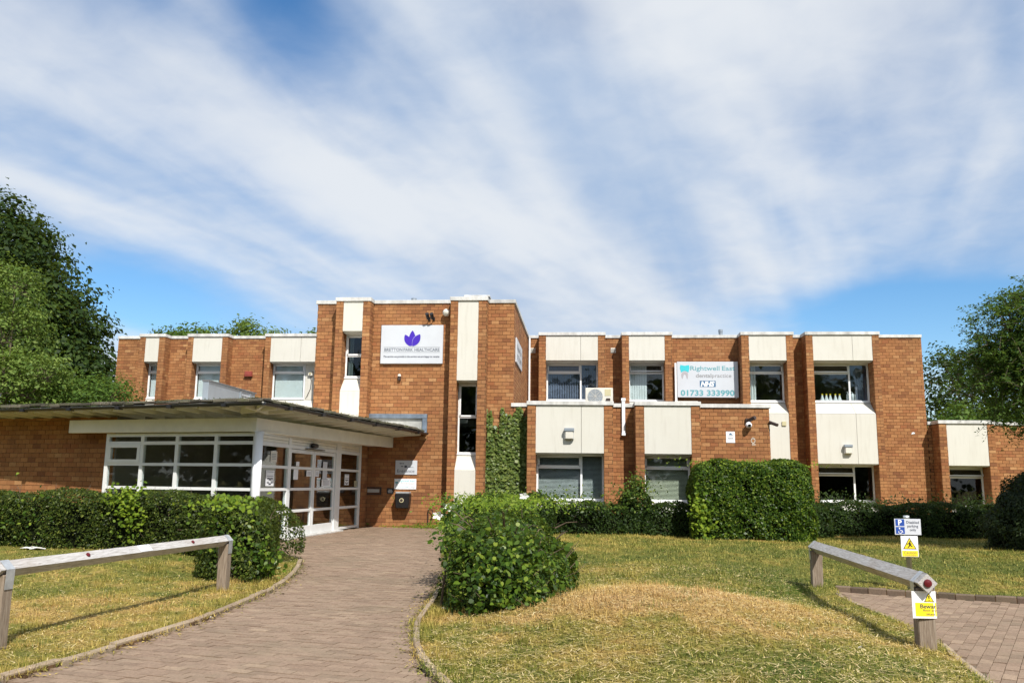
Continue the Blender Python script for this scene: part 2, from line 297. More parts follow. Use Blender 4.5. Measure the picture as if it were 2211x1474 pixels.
class MB:
    def __init__(self): self.v = []; self.f = []; self.smooth = False
    def poly(self, pts):
        n = len(self.v); self.v += [tuple(p) for p in pts]; self.f.append(tuple(range(n, n + len(pts)))); return self
    def hexa(self, p):   # 8 corners: bottom 4 (ccw seen from above), top 4
        n = len(self.v); self.v += [tuple(q) for q in p]
        for f in ((3, 2, 1, 0), (4, 5, 6, 7), (0, 1, 5, 4), (1, 2, 6, 5), (2, 3, 7, 6), (3, 0, 4, 7)): self.f.append(tuple(n + i for i in f))
        return self
    def box(self, x0, x1, y0, y1, z0, z1):
        return self.hexa([(x0, y0, z0), (x1, y0, z0), (x1, y1, z0), (x0, y1, z0), (x0, y0, z1), (x1, y0, z1), (x1, y1, z1), (x0, y1, z1)])
    def fbox(self, F, s0, s1, z0, z1, o0, o1):
        return self.hexa([W(F, s0, z0, o1), W(F, s1, z0, o1), W(F, s1, z0, o0), W(F, s0, z0, o0), W(F, s0, z1, o1), W(F, s1, z1, o1), W(F, s1, z1, o0), W(F, s0, z1, o0)])
    def prism(self, F, prof, s0, s1):   # profile [(o,z)] swept along s
        n = len(self.v); k = len(prof)
        for s in (s0, s1): self.v += [W(F, s, z, o) for o, z in prof]
        for i in range(k): j = (i + 1) % k; self.f.append((n + i, n + j, n + k + j, n + k + i))
        self.f.append(tuple(range(n + k - 1, n - 1, -1))); self.f.append(tuple(range(n + k, n + 2 * k))); return self
    def plate(self, F, outline, o0, o1):   # outline [(s,z)] extruded along o
        n = len(self.v); k = len(outline)
        for o in (o1, o0): self.v += [W(F, s, z, o) for s, z in outline]
        self.f.append(tuple(range(n, n + k))); self.f.append(tuple(range(n + 2 * k - 1, n + k - 1, -1)))
        for i in range(k): j = (i + 1) % k; self.f.append((n + i, n + k + i, n + k + j, n + j))
        return self
    def tube(self, pts, rads, seg=10, caps=True):
        pts = [Vector(p) for p in pts]; n0 = len(self.v)
        if not hasattr(rads, '__len__'): rads = [rads] * len(pts)
        for i, p in enumerate(pts):
            d = (pts[min(i + 1, len(pts) - 1)] - pts[max(i - 1, 0)]).normalized()
            a = d.cross(Vector((0, 0, 1)) if abs(d.z) < .9 else Vector((1, 0, 0))).normalized(); b = d.cross(a)
            for k in range(seg):
                t = 2 * math.pi * k / seg; self.v.append(tuple(p + (a * math.cos(t) + b * math.sin(t)) * rads[i]))
        for i in range(len(pts) - 1):
            for k in range(seg):
                k2 = (k + 1) % seg; a = n0 + i * seg; self.f.append((a + k, a + k2, a + seg + k2, a + seg + k))
        if caps:
            self.f.append(tuple(n0 + k for k in range(seg))[::-1]); self.f.append(tuple(n0 + (len(pts) - 1) * seg + k for k in range(seg)))
        return self
    def lathe(self, c, prof, axis=(0, 0, 1), seg=16):
        ax = Vector(axis).normalized(); a = ax.cross(Vector((0, 0, 1)) if abs(ax.z) < .9 else Vector((1, 0, 0))).normalized(); b = ax.cross(a); c = Vector(c); n0 = len(self.v)
        for r, h in prof:
            for k in range(seg):
                t = 2 * math.pi * k / seg; self.v.append(tuple(c + ax * h + (a * math.cos(t) + b * math.sin(t)) * r))
        for i in range(len(prof) - 1):
            for k in range(seg):
                k2 = (k + 1) % seg; q = n0 + i * seg; self.f.append((q + k, q + k2, q + seg + k2, q + seg + k))
        self.f.append(tuple(n0 + k for k in range(seg))[::-1]); self.f.append(tuple(n0 + (len(prof) - 1) * seg + k for k in range(seg)))
        return self
    def mesh(self, name, mat):
        me = bpy.data.meshes.new(name); me.from_pydata(self.v, [], self.f); me.validate(); me.update()
        me.materials.append(MATS[mat])
        if self.smooth:
            for p in me.polygons: p.use_smooth = True
        return me
    def build(self, name, mat, parent=None, bevel=0):
        me = self.mesh(name, mat)
        import bmesh
        bm = bmesh.new(); bm.from_mesh(me); bmesh.ops.recalc_face_normals(bm, faces=bm.faces)
        if bevel: bmesh.ops.bevel(bm, geom=[e for e in bm.edges], offset=bevel, segments=1, affect='EDGES', clamp_overlap=True)
        bm.to_mesh(me); bm.free()
        if self.smooth:
            for p in me.polygons: p.use_smooth = True
        return link(bpy.data.objects.new(name, me), parent)
def np_mesh(name, verts, k, mat, parent=None, smooth=False):
    """verts (n*k,3): n faces of k corners each, fast path for leaves, grass, loose bricks"""
    verts = np.asarray(verts, dtype=np.float32).reshape(-1, 3); n = len(verts) // k
    me = bpy.data.meshes.new(name); me.vertices.add(n * k); me.loops.add(n * k); me.polygons.add(n)
    me.vertices.foreach_set('co', verts.ravel()); me.loops.foreach_set('vertex_index', np.arange(n * k, dtype=np.int32))
    me.polygons.foreach_set('loop_start', np.arange(0, n * k, k, dtype=np.int32)); me.polygons.foreach_set('loop_total', np.full(n, k, dtype=np.int32))
    me.update(calc_edges=True); me.materials.append(MATS[mat])
    return link(bpy.data.objects.new(name, me), parent)
def text_mesh(body, F, s, z, o, size, mat, parent, name='lettering', width=None, shear=0, bold=0, align='LEFT', spacing=1.0):
    cu = bpy.data.curves.new('t', 'FONT'); cu.body = body; cu.size = size; cu.shear = shear; cu.offset = bold; cu.align_x = align; cu.space_character = spacing
    cu.resolution_u = 3
    ob = bpy.data.objects.new('t', cu); COL.objects.link(ob); dg = bpy.context.evaluated_depsgraph_get()
    me = bpy.data.meshes.new_from_object(ob.evaluated_get(dg)); bpy.data.objects.remove(ob); bpy.data.curves.remove(cu)
    co = np.zeros(len(me.vertices) * 3, dtype=np.float32); me.vertices.foreach_get('co', co); co = co.reshape(-1, 3)
    if len(co) == 0: return None
    x = co[:, 0]; y = co[:, 1]; k = 1.0
    if width: k = width / max(1e-6, x.max() - x.min())
    if align == 'LEFT': x = (x - x.min()) * k
    else: x = (x - (x.max() + x.min()) / 2) * k
    new = np.stack([F[0] + F[2] * (s + x) + F[4] * o, F[1] + F[3] * (s + x) + F[5] * o, z + y], 1).astype(np.float32)
    me.vertices.foreach_set('co', new.ravel()); me.update(); me.materials.clear(); me.materials.append(MATS[mat]); me.name = name
    return link(bpy.data.objects.new(name, me), parent)
# ------------------------------------------------------------------ brickwork
CH, BL, JT = .104, .222, .010
class Bricks:
    def __init__(self): self.items = []     # (F, s0, s1, z0, z1, wall part)
    def wall(self, F, s0, s1, z0, z1, holes=(), phase=0.0, part=None):
        k = int(math.floor(z0 / CH + 1e-6))
        while k * CH < z1 - .02:
            a = max(z0, k * CH); b = min(z1, (k + 1) * CH - JT)
            if b - a > .02:
                blocked = sorted((h[0], h[1]) for h in holes if h[2] < b - .005 and h[3] > a + .005)
                spans = []; cur = s0
                for h0, h1 in blocked:
                    if h0 > cur: spans.append((cur, h0))
                    cur = max(cur, h1)
                if cur < s1: spans.append((cur, s1))
                off = phase + (BL / 2 if k % 2 else 0)
                for p, q in spans:
                    i = math.floor((p - off) / BL)
                    while off + i * BL < q - .004:
                        l = max(p, off + i * BL); r = min(q, off + (i + 1) * BL - JT)
                        if r - l > .025: self.items.append((F, l, r, a, b, part))
                        i += 1
            k += 1
PROUD = .010
def brick_verts(it, jit):
    F, l, r, a, b, _ = it; o = PROUD + jit
    P = [W(F, l, a, o), W(F, r, a, o), W(F, r, b, o), W(F, l, b, o), W(F, l, a, -.004), W(F, r, a, -.004), W(F, r, b, -.004), W(F, l, b, -.004)]
    return [P[i] for f in ((0, 1, 2, 3), (0, 4, 5, 1), (1, 5, 6, 2), (2, 6, 7, 3), (3, 7, 4, 0)) for i in f]
def emit_bricks(B, n_single, thing_obj, score):
    items = sorted(B.items, key=score); singles = items[:n_single]; rest = items[n_single:]
    cache = {}
    for it in singles:
        F, l, r, a, b, part = it
        key = (round(r - l, 3), round(b - a, 3), round(F[2], 4), round(F[3], 4))
        if key not in cache:
            F0 = (0, 0, F[2], F[3], F[4], F[5]); mb = MB(); mb.fbox(F0, 0, r - l, 0, b - a, -.004, PROUD); cache[key] = mb.mesh('brick', 'brick')
        ob = bpy.data.objects.new('brick', cache[key]); link(ob, part); ob.location = W(F, l, a, random.uniform(-.0015, .0015))
    # the rest as one mesh with shared vertices per brick so that each brick is one island
    nv = len(rest) * 8; V = np.zeros((len(rest), 8, 3), dtype=np.float32)
    for i, it in enumerate(rest):
        F, l, r, a, b, _ = it; o = PROUD + random.uniform(-.002, .002)
        V[i] = [W(F, l, a, o), W(F, r, a, o), W(F, r, b, o), W(F, l, b, o), W(F, l, a, -.004), W(F, r, a, -.004), W(F, r, b, -.004), W(F, l, b, -.004)]
    fl = np.array([(0, 1, 2, 3), (0, 4, 5, 1), (1, 5, 6, 2), (2, 6, 7, 3), (3, 7, 4, 0)], dtype=np.int32)
    idx = (np.arange(len(rest), dtype=np.int32)[:, None, None] * 8 + fl[None]).reshape(-1)
    me = bpy.data.meshes.new('brickwork'); me.vertices.add(nv); me.vertices.foreach_set('co', V.ravel()); nf = len(rest) * 5
    me.loops.add(nf * 4); me.polygons.add(nf); me.loops.foreach_set('vertex_index', idx)
    me.polygons.foreach_set('loop_start', np.arange(0, nf * 4, 4, dtype=np.int32)); me.polygons.foreach_set('loop_total', np.full(nf, 4, dtype=np.int32))
    me.polygons.foreach_set('use_smooth', np.zeros(nf, dtype=bool)); me.update(calc_edges=True); me.materials.append(MATS['brick'])
    o = link(bpy.data.objects.new('brickwork', me), thing_obj); tag(o, kind='stuff'); return o
def core(mb, F, s0, s1, z0, z1, holes=(), thick=.2):
    ss = sorted({s0, s1, *[min(max(h[i], s0), s1) for h in holes for i in (0, 1)]}); zs = sorted({z0, z1, *[min(max(h[i], z0), z1) for h in holes for i in (2, 3)]})
    for i in range(len(ss) - 1):
        j = 0
        while j < len(zs) - 1:
            def solid(j): 
                cs, cz = (ss[i] + ss[i + 1]) / 2, (zs[j] + zs[j + 1]) / 2
                return not any(h[0] < cs < h[1] and h[2] < cz < h[3] for h in holes)
            if solid(j):
                j2 = j
                while j2 + 1 < len(zs) - 1 and solid(j2 + 1): j2 += 1
                mb.fbox(F, ss[i], ss[i + 1], zs[j], zs[j2 + 1], -thick, 0); j = j2 + 1
            else: j += 1
# ------------------------------------------------------------------ ground
def sst(a, b, x):
    t = np.clip((x - a) / (b - a), 0, 1); return t * t * (3 - 2 * t)
PL = np.array([(3.0, -4.6), (4.5, -4.25), (5.92, -4.05), (6.9, -3.93), (8.56, -3.84), (10.5, -3.96), (11.83, -4.12), (13, -4.35), (14.5, -4.75), (15.6, -5.4), (16.6, -6.2), (17.2, -6.55), (23.4, -6.17), (24.2, -6.15)])
PR = np.array([(3.0, .75), (4.2, .15), (5.3, -.55), (6.35, -1.05), (7.0, -1.30), (7.58, -1.47), (8.77, -1.71), (10.26, -1.83), (13.1, -2.1), (16, -2.6), (20, -3.2), (24.2, -3.6)])
def xl(y): return np.interp(y, PL[:, 0], PL[:, 1])
def xr(y): return np.interp(y, PR[:, 0], PR[:, 1])
Q = [(3.05, 6.1), (3.12, 7.25), (3.40, 8.72), (3.50, 10.4), (3.48, 12.2), (3.66, 13.02)]    # left edge of the parking bay paving
QA = np.array(Q)
def qx(y): return np.interp(y, QA[:, 1], QA[:, 0])
def qy(x): return 13.06 - (x - 3.63) * .39          # far kerb of the parking bay
def gz(x, y):
    x = np.asarray(x, float); y = np.asarray(y, float)
    z = -.10 + .17 * sst(11, 19, y)
    z = z + .14 * sst(10.5, 14, y) * sst(-5.2, -7.5, x)
    z = z + .31 * np.exp(-((x - .75) / 1.55) ** 2 - ((y - 9.2) / 1.9) ** 2) * sst(-1.7, -.6, x)
    z = z - .06 * sst(1.8, 3.2, x) * sst(17, 13, y)
    z = z + .02 * np.sin(x * 1.7 + y * .6) * np.sin(y * 1.3 - x * .4) * sst(-1.9, -2.4, -np.abs(x + 2.6))
    return z
def inpath(x, y, m=0): return (y > 2) & (y < 24.1) & (x > xl(y) - m) & (x < xr(y) + m)
def inbay(x, y, m=0): return (x > qx(y) - m) & (y < qy(x) + m) & (x < 14) & (y > 1)
PATH_Z = lambda y: -.10 + .17 * sst(11, 19, y)
BAY_Z = -.165
def build_ground():
    xs = np.unique(np.concatenate([[-900, -400, -180, -90, -50, -35], np.arange(-26, -14, 1.0), np.arange(-14, 8, .12), np.arange(8, 26, 1.0), [35, 50, 90, 180, 400, 900]]))
    ys = np.unique(np.concatenate([[-600, -200, -60, -20, -8, -3, 0], np.arange(1, 16, .12), np.arange(16, 25, .5), np.arange(25, 60, 3), [80, 130, 220, 450, 900]]))
    X, Y = np.meshgrid(xs, ys); Z = gz(X, Y)
    Z = np.where(inpath(X, Y, .045), PATH_Z(Y) - .09, Z + .022); Z = np.where(inbay(X, Y, .06), BAY_Z - .09, Z)
    nx, ny = len(xs), len(ys); V = np.stack([X, Y, Z], -1).reshape(-1, 3)
    i = np.arange(nx * ny).reshape(ny, nx); F = np.stack([i[:-1, :-1], i[:-1, 1:], i[1:, 1:], i[1:, :-1]], -1).reshape(-1, 4)
    me = bpy.data.meshes.new('ground'); me.from_pydata(V.tolist(), [], F.tolist()); me.materials.append(MATS['soil'])
    for p in me.polygons: p.use_smooth = True
    o = link(bpy.data.objects.new('ground', me)); tag(o, 'dry patchy earth under the lawns round the building', kind='structure')
build_ground()
def scatter_grass(name, label, n, region, ymin, ymax, xmin, xmax, hscale, wscale, lie):
    # denser close to the camera
    u = RNG.random(n * 3); y = (ymin ** -.6 + u * (ymax ** -.6 - ymin ** -.6)) ** (-1 / .6); x = RNG.uniform(xmin, xmax, n * 3)
    keep = region(x, y) & ~inpath(x, y, .06 * RNG.random(n * 3) - .06) & ~inbay(x, y, .05); x = x[keep][:n]; y = y[keep][:n]; n = len(x)
    z = gz(x, y) + .015
    az = RNG.uniform(0, 2 * np.pi, n); l = RNG.uniform(.025, .075, n) * hscale * (1 + .05 * y); w = RNG.uniform(.0022, .0045, n) * wscale * (.6 + .075 * y)
    el = np.where(RNG.random(n) < lie, RNG.uniform(.02, .35, n), RNG.uniform(.5, 1.4, n))
    d = np.stack([np.cos(az) * np.cos(el), np.sin(az) * np.cos(el), np.sin(el)], 1); sd = np.stack([-np.sin(az), np.cos(az), np.zeros(n)], 1)
    p = np.stack([x, y, z + np.where(el < .36, RNG.uniform(0, .025, n), 0)], 1)
    V = np.stack([p - sd * w[:, None], p + sd * w[:, None], p + d * l[:, None]], 1)
    o = np_mesh(name, V, 3, 'grass'); tag(o, label, 'grass', kind='stuff')
scatter_grass('grass', 'short sunburnt grass on the left lawn behind the rail', 170000, lambda x, y: (x < xl(y) + .05), 5.0, 15.5, -13, -3.5, .62, 1, .68)
scatter_grass('grass', 'straw coloured mown grass on the right lawn and mound', 310000, lambda x, y: (x > xr(y) - .05), 5.2, 23, -3.2, 12, .62, 1, .72)
def tufts(name, label, centres, n_each, mat, hmin, hmax, sp):
    V = []
    for cx, cy in centres:
        n = n_each; x = cx + RNG.normal(0, sp, n); y = cy + RNG.normal(0, sp, n); z = gz(x, y) + .01; az = RNG.uniform(0, 2 * np.pi, n); l = RNG.uniform(hmin, hmax, n); w = RNG.uniform(.002, .004, n) * (.6 + .05 * y); el = RNG.uniform(.6, 1.5, n)
        d = np.stack([np.cos(az) * np.cos(el), np.sin(az) * np.cos(el), np.sin(el)], 1); sd = np.stack([-np.sin(az), np.cos(az), 0 * az], 1); p = np.stack([x, y, z], 1)
        V.append(np.stack([p - sd * w[:, None], p + sd * w[:, None], p + d * l[:, None]], 1))
    o = np_mesh(name, np.concatenate(V), 3, mat); tag(o, label, 'grass', kind='stuff')
tc = [(-4.62, 10.95), (-4.66, 10.8), (-4.83, 7.0), (3.35, 13.05), (3.3, 12.9), (3.1, 12.8), (3.06, 8.4), (3.0, 8.2), (-.2, 9.9), (-.1, 10.4), (-1.3, 9.3), (-.4, 9.1), (-1.55, 9.5), (-4.3, 11.9), (-4.45, 11.6)]
for y in np.arange(5.5, 11.8, .16): tc += [(float(xl(y)) - .10 - .1 * random.random(), y)] if random.random() < .6 else []
for y in np.arange(5.4, 9.8, .16): tc += [(float(xr(y)) + .10 + .12 * random.random(), y)] if random.random() < .7 else []
for k in range(160): tc.append((random.uniform(-1, 3), random.uniform(6.3, 14)) if k % 2 else (random.uniform(-9, -4.3), random.uniform(6.3, 13)))
tc = [c for c in tc if not inbay(np.float64(c[0]), np.float64(c[1]), .1)]
tufts('grass_tufts', 'ragged taller grass tufts along the kerbs and round the posts', tc, 90, 'grass', .04, .12, .07)
tufts('green_tufts', 'greener grass clumps dotted over the lawns', [(random.uniform(-1, 3), random.uniform(6.2, 13)) for k in range(45)] + [(random.uniform(-9, -4.4), random.uniform(6.3, 12)) for k in range(30)] + [(2.9, 12.9), (3.0, 12.6), (2.8, 12.2), (2.6, 12.6)] * 3, 70, 'leaf_pale', .03, .09, .09)
def straw():
    n = 15000; u = RNG.random(n); y = (6 ** -1.0 + u * (15 ** -1.0 - 6 ** -1.0)) ** -1; x = np.where(RNG.random(n) < .72, RNG.uniform(-1.4, 3.2, n), RNG.uniform(-9, -4, n)); kp = ~inpath(x, y, .0) & ~inbay(x, y, .1); x, y = x[kp], y[kp]; n = len(x)
    az = RNG.uniform(0, 6.28, n); l = RNG.uniform(.03, .085, n); w = .0014 + .0003 * y; z = gz(x, y) + RNG.uniform(.03, .055, n); d = np.stack([np.cos(az), np.sin(az), RNG.normal(0, .12, n)], 1); sd = np.stack([-np.sin(az), np.cos(az), 0 * az], 1); p = np.stack([x, y, z], 1)
    o = np_mesh('straw', np.stack([p - sd * w[:, None], p + sd * w[:, None], p + d * l[:, None] + sd * w[:, None] * .5, p + d * l[:, None] - sd * w[:, None] * .5], 1), 4, 'straw'); tag(o, 'loose pale straw clippings lying on the lawns', 'straw', kind='stuff')
pieces('straw', [(0, (.42, .30, .12)), (.5, (.58, .44, .20)), (1, (.70, .58, .32))], stain_amt=.1)
straw()
# ------------------------------------------------------------------ paving
def build_paving(name, label, zf, inside, ang, x0, x1, y0, y1, n_single, vis, pl=.205, pw=.105):
    base = MB(); xs = np.arange(x0, x1 + .3, .3); ys = np.arange(y0, y1 + .3, .3)
    for i in range(len(xs) - 1):
        for j in range(len(ys) - 1):
            cx, cy = (xs[i] + xs[i + 1]) / 2, (ys[j] + ys[j + 1]) / 2
            if inside(cx, cy, .0):
                base.poly([(xs[i], ys[j], zf(ys[j]) - .012), (xs[i + 1], ys[j], zf(ys[j]) - .012), (xs[i + 1], ys[j + 1], zf(ys[j + 1]) - .012), (xs[i], ys[j + 1], zf(ys[j + 1]) - .012)])
    root = base.build(name, 'paver_joint'); tag(root, label, kind='structure')
    ca, sa = math.cos(ang), math.sin(ang); out = []
    R = math.hypot(x1 - x0, y1 - y0); cx0, cy0 = (x0 + x1) / 2, (y0 + y1) / 2
    nr = int(R / pw) + 1; nc = int(R / pl) + 1
    for r in range(-nr, nr):
        for c in range(-nc, nc):
            u = (c + (.5 if r % 2 else 0)) * pl; v = r * pw
            x = cx0 + u * ca - v * sa; y = cy0 + u * sa + v * ca
            if x0 < x < x1 and y0 < y < y1 and inside(x, y, -.02): out.append((x, y, u, v))
    out.sort(key=lambda p: vis(p))
    hl, hw = (pl - .005) / 2, (pw - .005) / 2
    def corners(x, y, tz, j):
        P = []
        for a, b in ((-hl, -hw), (hl, -hw), (hl, hw), (-hl, hw)):
            P.append((x + a * ca - b * sa, y + a * sa + b * ca))
        t = [zf(q[1]) + tz + random.uniform(-j, j) for q in P]
        return [(q[0], q[1], zz) for q, zz in zip(P, t)] + [(q[0], q[1], zf(y) - .02) for q in P]
    FL = ((0, 1, 2, 3), (0, 4, 5, 1), (1, 5, 6, 2), (2, 6, 7, 3), (3, 7, 4, 0))
    for p in out[:n_single]:
        mb = MB(); C8 = [(a - p[0], b - p[1], c) for a, b, c in corners(p[0], p[1], random.uniform(-.003, .004), .0016)]
        mb.v = C8; mb.f = [tuple(f) for f in FL]
        o = link(bpy.data.objects.new('paver', mb.mesh('paver', 'paver')), root); o.location = (p[0], p[1], 0)
    rest = out[n_single:]
    mb = MB()
    for p in rest:
        n = len(mb.v); mb.v += corners(p[0], p[1], random.uniform(-.003, .004), .0016); mb.f += [tuple(n + i for i in f) for f in FL]
    o = link(bpy.data.objects.new('paving', mb.mesh('paving', 'paver')), root); tag(o, kind='stuff')
in_main = lambda x, y, m: bool(inpath(np.float64(x), np.float64(y), m))
in_right = lambda x, y, m: bool(inbay(np.float64(x), np.float64(y), m))
def visp(p):
    x, y = p[0], p[1]; d = math.hypot(x, y); a = math.degrees(math.atan2(x, y)) + 4.92
    return d + (100 if (abs(a) > 30.8 or y < 6.15) else 0)
build_paving('path', 'brown block paved path curving from the foreground to the entrance doors', lambda y: float(PATH_Z(y)), in_main, rad(-14), -7, .8, 3.5, 24.1, 300, visp)
build_paving('parking_bay', 'red brown block paved parking bay at the right edge', lambda y: BAY_Z, in_right, rad(62), 2.9, 10, 4, 14, 300, visp)
def kerb_run(name, label, pts, w, h, zf, seglen=.55, side=1, low=.12, mat='kerb'):
    root = MB(); pts = [Vector((p[0], p[1], 0)) for p in pts]
    d = [0]
    for a, b in zip(pts, pts[1:]): d.append(d[-1] + (b - a).length)
    def at(s):
        s = min(max(s, 0), d[-1])
        for i in range(len(d) - 1):
            if s <= d[i + 1]:
                t = (s - d[i]) / (d[i + 1] - d[i]); return pts[i].lerp(pts[i + 1], t)
    bed = MB(); n = int(d[-1] / .3)
    for i in range(n):
        a, b = at(d[-1] * i / n), at(d[-1] * (i + 1) / n); t = (b - a).normalized(); nn = Vector((-t.y, t.x, 0)) * side
        za, zb = zf(a.x, a.y), zf(b.x, b.y)
        q = [a + nn * .005, b + nn * .005, b + nn * (w - .005), a + nn * (w - .005)]
        bed.hexa([(q[0].x, q[0].y, za - low), (q[1].x, q[1].y, zb - low), (q[2].x, q[2].y, zb - low), (q[3].x, q[3].y, za - low), (q[0].x, q[0].y, za + h - .02), (q[1].x, q[1].y, zb + h - .02), (q[2].x, q[2].y, zb + h - .02), (q[3].x, q[3].y, za + h - .02)])
    root = bed.build(name, 'mortar'); tag(root, label, kind='structure')
    s = 0
    while s < d[-1] - .1:
        e = min(d[-1], s + seglen * random.uniform(.85, 1.12)); k = 3; mb = MB(); dz = random.uniform(-.006, .008); sh = random.uniform(-.008, .008)
        n0 = 0
        for i in range(k + 1):
            p = at(s + (e - .012 - s) * i / k); p2 = at(min(d[-1], s + (e - s) * i / k + .02)); t = (p2 - at(max(0, s + (e - s) * i / k - .02))).normalized(); nn = Vector((-t.y, t.x, 0)) * side
            z = zf(p.x, p.y)
            a = p + nn * sh; b = p + nn * (w + sh)
            mb.v += [(a.x, a.y, z - low), (a.x, a.y, z + h - .012 + dz), (a.x + nn.x * .012, a.y + nn.y * .012, z + h + dz), (b.x, b.y, z + h + dz), (b.x, b.y, z - low)]
        for i in range(k):
            for q in range(5): mb.f.append((i * 5 + q, i * 5 + (q + 1) % 5, (i + 1) * 5 + (q + 1) % 5, (i + 1) * 5 + q))
        mb.f.append((4, 3, 2, 1, 0)); mb.f.append(tuple(k * 5 + q for q in range(5)))
        mb.build('kerb_stone', mat, root); s = e
pathz = lambda x, y: float(PATH_Z(y))
kerb_run('kerb_left', 'weathered concrete edging along the left side of the path', [(x, y) for y, x in PL[:9]], .06, .045, pathz, .62, 1)
kerb_run('kerb_right', 'weathered concrete edging curving round the mound on the right of the path', [(x, y) for y, x in PR[:9]], .06, .045, pathz, .62, -1)
kerb_run('bay_kerb_far', 'dark brick kerb along the far side of the parking bay', [(3.60, 13.07), (4.6, 12.68), (5.8, 12.21), (7.5, 11.55), (9.5, 10.77)], .11, .075, lambda x, y: BAY_Z, .23, 1, mat='kerb_dark')
kerb_run('bay_kerb_near', 'flush edging between the mound and the parking bay', [(3.0, 5.2), (3.05, 6.1), (3.12, 7.25), (3.40, 8.72), (3.50, 10.4), (3.48, 12.2), (3.62, 13.0)], .07, .035, lambda x, y: BAY_Z, .45, 1)
# ------------------------------------------------------------------ the health centre
HX = thing('health_centre', (-2, 30, 0), 'two storey brown brick health centre with cream panels and flat roof', 'building')
BR = Bricks()
TOP, TOPB, LOW = 6.43, 6.54, 3.45
def wall_part(mb, name='wall'):
    return mb.build(name, 'mortar', HX)
def coping(F, s0, s1, z, o0=-.26, o1=.05, h=.105):
    MB().fbox(F, s0, s1, z, z + h, o0, o1).build('coping', 'coping', HX, .006)
def panel(F, s0, s1, z0, z1, o0, o1, splits=()):
    e = [s0, *splits, s1]
    for a, b in zip(e, e[1:]): MB().fbox(F, a + .004, b - .004, z0, z1, o0, o1).build('panel', 'panel', HX, .004)
def rot_top(pts, F, zt, o, ang):
    """hinge points (s,z,o) about the top edge by ang, outwards at the foot"""
    out = []
    for s, z, oo in pts:
        dz, do = z - zt, oo - o
        out.append((s, zt + dz * math.cos(ang) + do * math.sin(ang) * 0 , o + do + -dz * math.sin(ang)))
    return out
def hbox(mb, F, s0, s1, z0, z1, o0, o1, zt, oh, ang):
    P = rot_top([(s0, z0, o1), (s1, z0, o1), (s1, z0, o0), (s0, z0, o0), (s0, z1, o1), (s1, z1, o1), (s1, z1, o0), (s0, z1, o0)], F, zt, oh, ang)
    mb.hexa([W(F, s, z, o) for s, z, o in P])
def window(F, s0, s1, z0, z1, o, cols, parent, blind=None, fw=.055, sill=True, glass='glass', frame='upvc', open_ang=0, label=None):
    """cols: list of (right edge s, vent height or 0)"""
    fm = MB(); d0, d1 = o - .04, o + .03
    fm.fbox(F, s0, s1, z1 - fw, z1, d0, d1); fm.fbox(F, s0, s1, z0, z0 + fw, d0, d1)
    fm.fbox(F, s0, s0 + fw, z0 + fw, z1 - fw, d0, d1 - .001); fm.fbox(F, s1 - fw, s1, z0 + fw, z1 - fw, d0, d1 - .001)
    lights = []; l = s0 + fw; vents = []
    for i, (r, vent) in enumerate(cols):
        last = i == len(cols) - 1; rr = s1 - fw if last else r - fw / 2
        if not last: fm.fbox(F, r - fw / 2, r + fw / 2, z0 + fw, z1 - fw, d0, d1 - .002)
        if vent:
            zt = z1 - vent; fm.fbox(F, l, rr, zt - fw / 2, zt + fw / 2, d0, d1 - .003)
            lights.append((l, rr, z0 + fw, zt - fw / 2)); vents.append((l, rr, zt + fw / 2, z1 - fw))
        else: lights.append((l, rr, z0 + fw, z1 - fw))
        l = r + fw / 2
    w = fm.build('window', frame, parent)
    if label: w['label'] = label
    for a, b, c, d in lights: MB().fbox(F, a, b, c, d, o - .012, o + .002).build('pane', glass, w)
    for a, b, c, d in vents:
        sm = MB(); t = .035; ang = open_ang
        for q in ((a, b, c - .012, c + t), (a, b, d - t, d + .008), (a - .01, a + t, c, d), (b - t, b + .01, c, d)): hbox(sm, F, *q, o + .028, o + .052, d, o + .03, ang)
        sm.build('sash', frame, w)
        pm = MB(); hbox(pm, F, a + t, b - t, c + t, d - t, o + .034, o + .044, d, o + .03, ang); pm.build('pane', glass, w)
    ib = o - .10
    if sill: MB().fbox(F, s0 - .01, s1 + .01, z0 - .035, z0 + .004, o - .05, o + .10).build('sill', frame, w, .004)
    if blind:
        kind, mat = blind[0], blind[1]; bz0 = z0 + fw; bz1 = z1 - fw; b0, b1 = (s0 + fw, s1 - fw) if len(blind) < 4 else blind[2:4]; bm = MB()
        if kind == 'venetian':
            k = bz0 + .01
            while k < bz1 - .02:
                bm.hexa([W(F, b0, k - .012, ib + .014), W(F, b1, k - .012, ib + .014), W(F, b1, k + .006, ib - .014), W(F, b0, k + .006, ib - .014), W(F, b0, k - .010, ib + .015), W(F, b1, k - .010, ib + .015), W(F, b1, k + .008, ib - .013), W(F, b0, k + .008, ib - .013)]); k += .034
        elif kind == 'vertical':
            k = b0
            while k < b1 - .02:
                t = rad(blind[4] if len(blind) > 4 else 35); dx, do = .085 * math.cos(t), .085 * math.sin(t)
                bm.hexa([W(F, k, bz0, ib + do / 2), W(F, k + dx, bz0, ib - do / 2), W(F, k + dx, bz0, ib - do / 2 - .003), W(F, k, bz0, ib + do / 2 - .003), W(F, k, bz1, ib + do / 2), W(F, k + dx, bz1, ib - do / 2), W(F, k + dx, bz1, ib - do / 2 - .003), W(F, k, bz1, ib + do / 2 - .003)]); k += .085
        else:
            n = int((b1 - b0) / .02) + 2
            for i in range(n):
                a = b0 + (b1 - b0) * i / n; b = b0 + (b1 - b0) * (i + 1) / n
                w0, w1 = .03 * math.sin(i * 1.3) , .03 * math.sin((i + 1) * 1.3)
                bm.poly([W(F, a, bz0, ib + w0), W(F, b, bz0, ib + w1), W(F, b, bz1, ib + w1), W(F, a, bz1, ib + w0)])
        bm.build('blind' if kind != 'curtain' else 'curtain', mat, w)
    return w
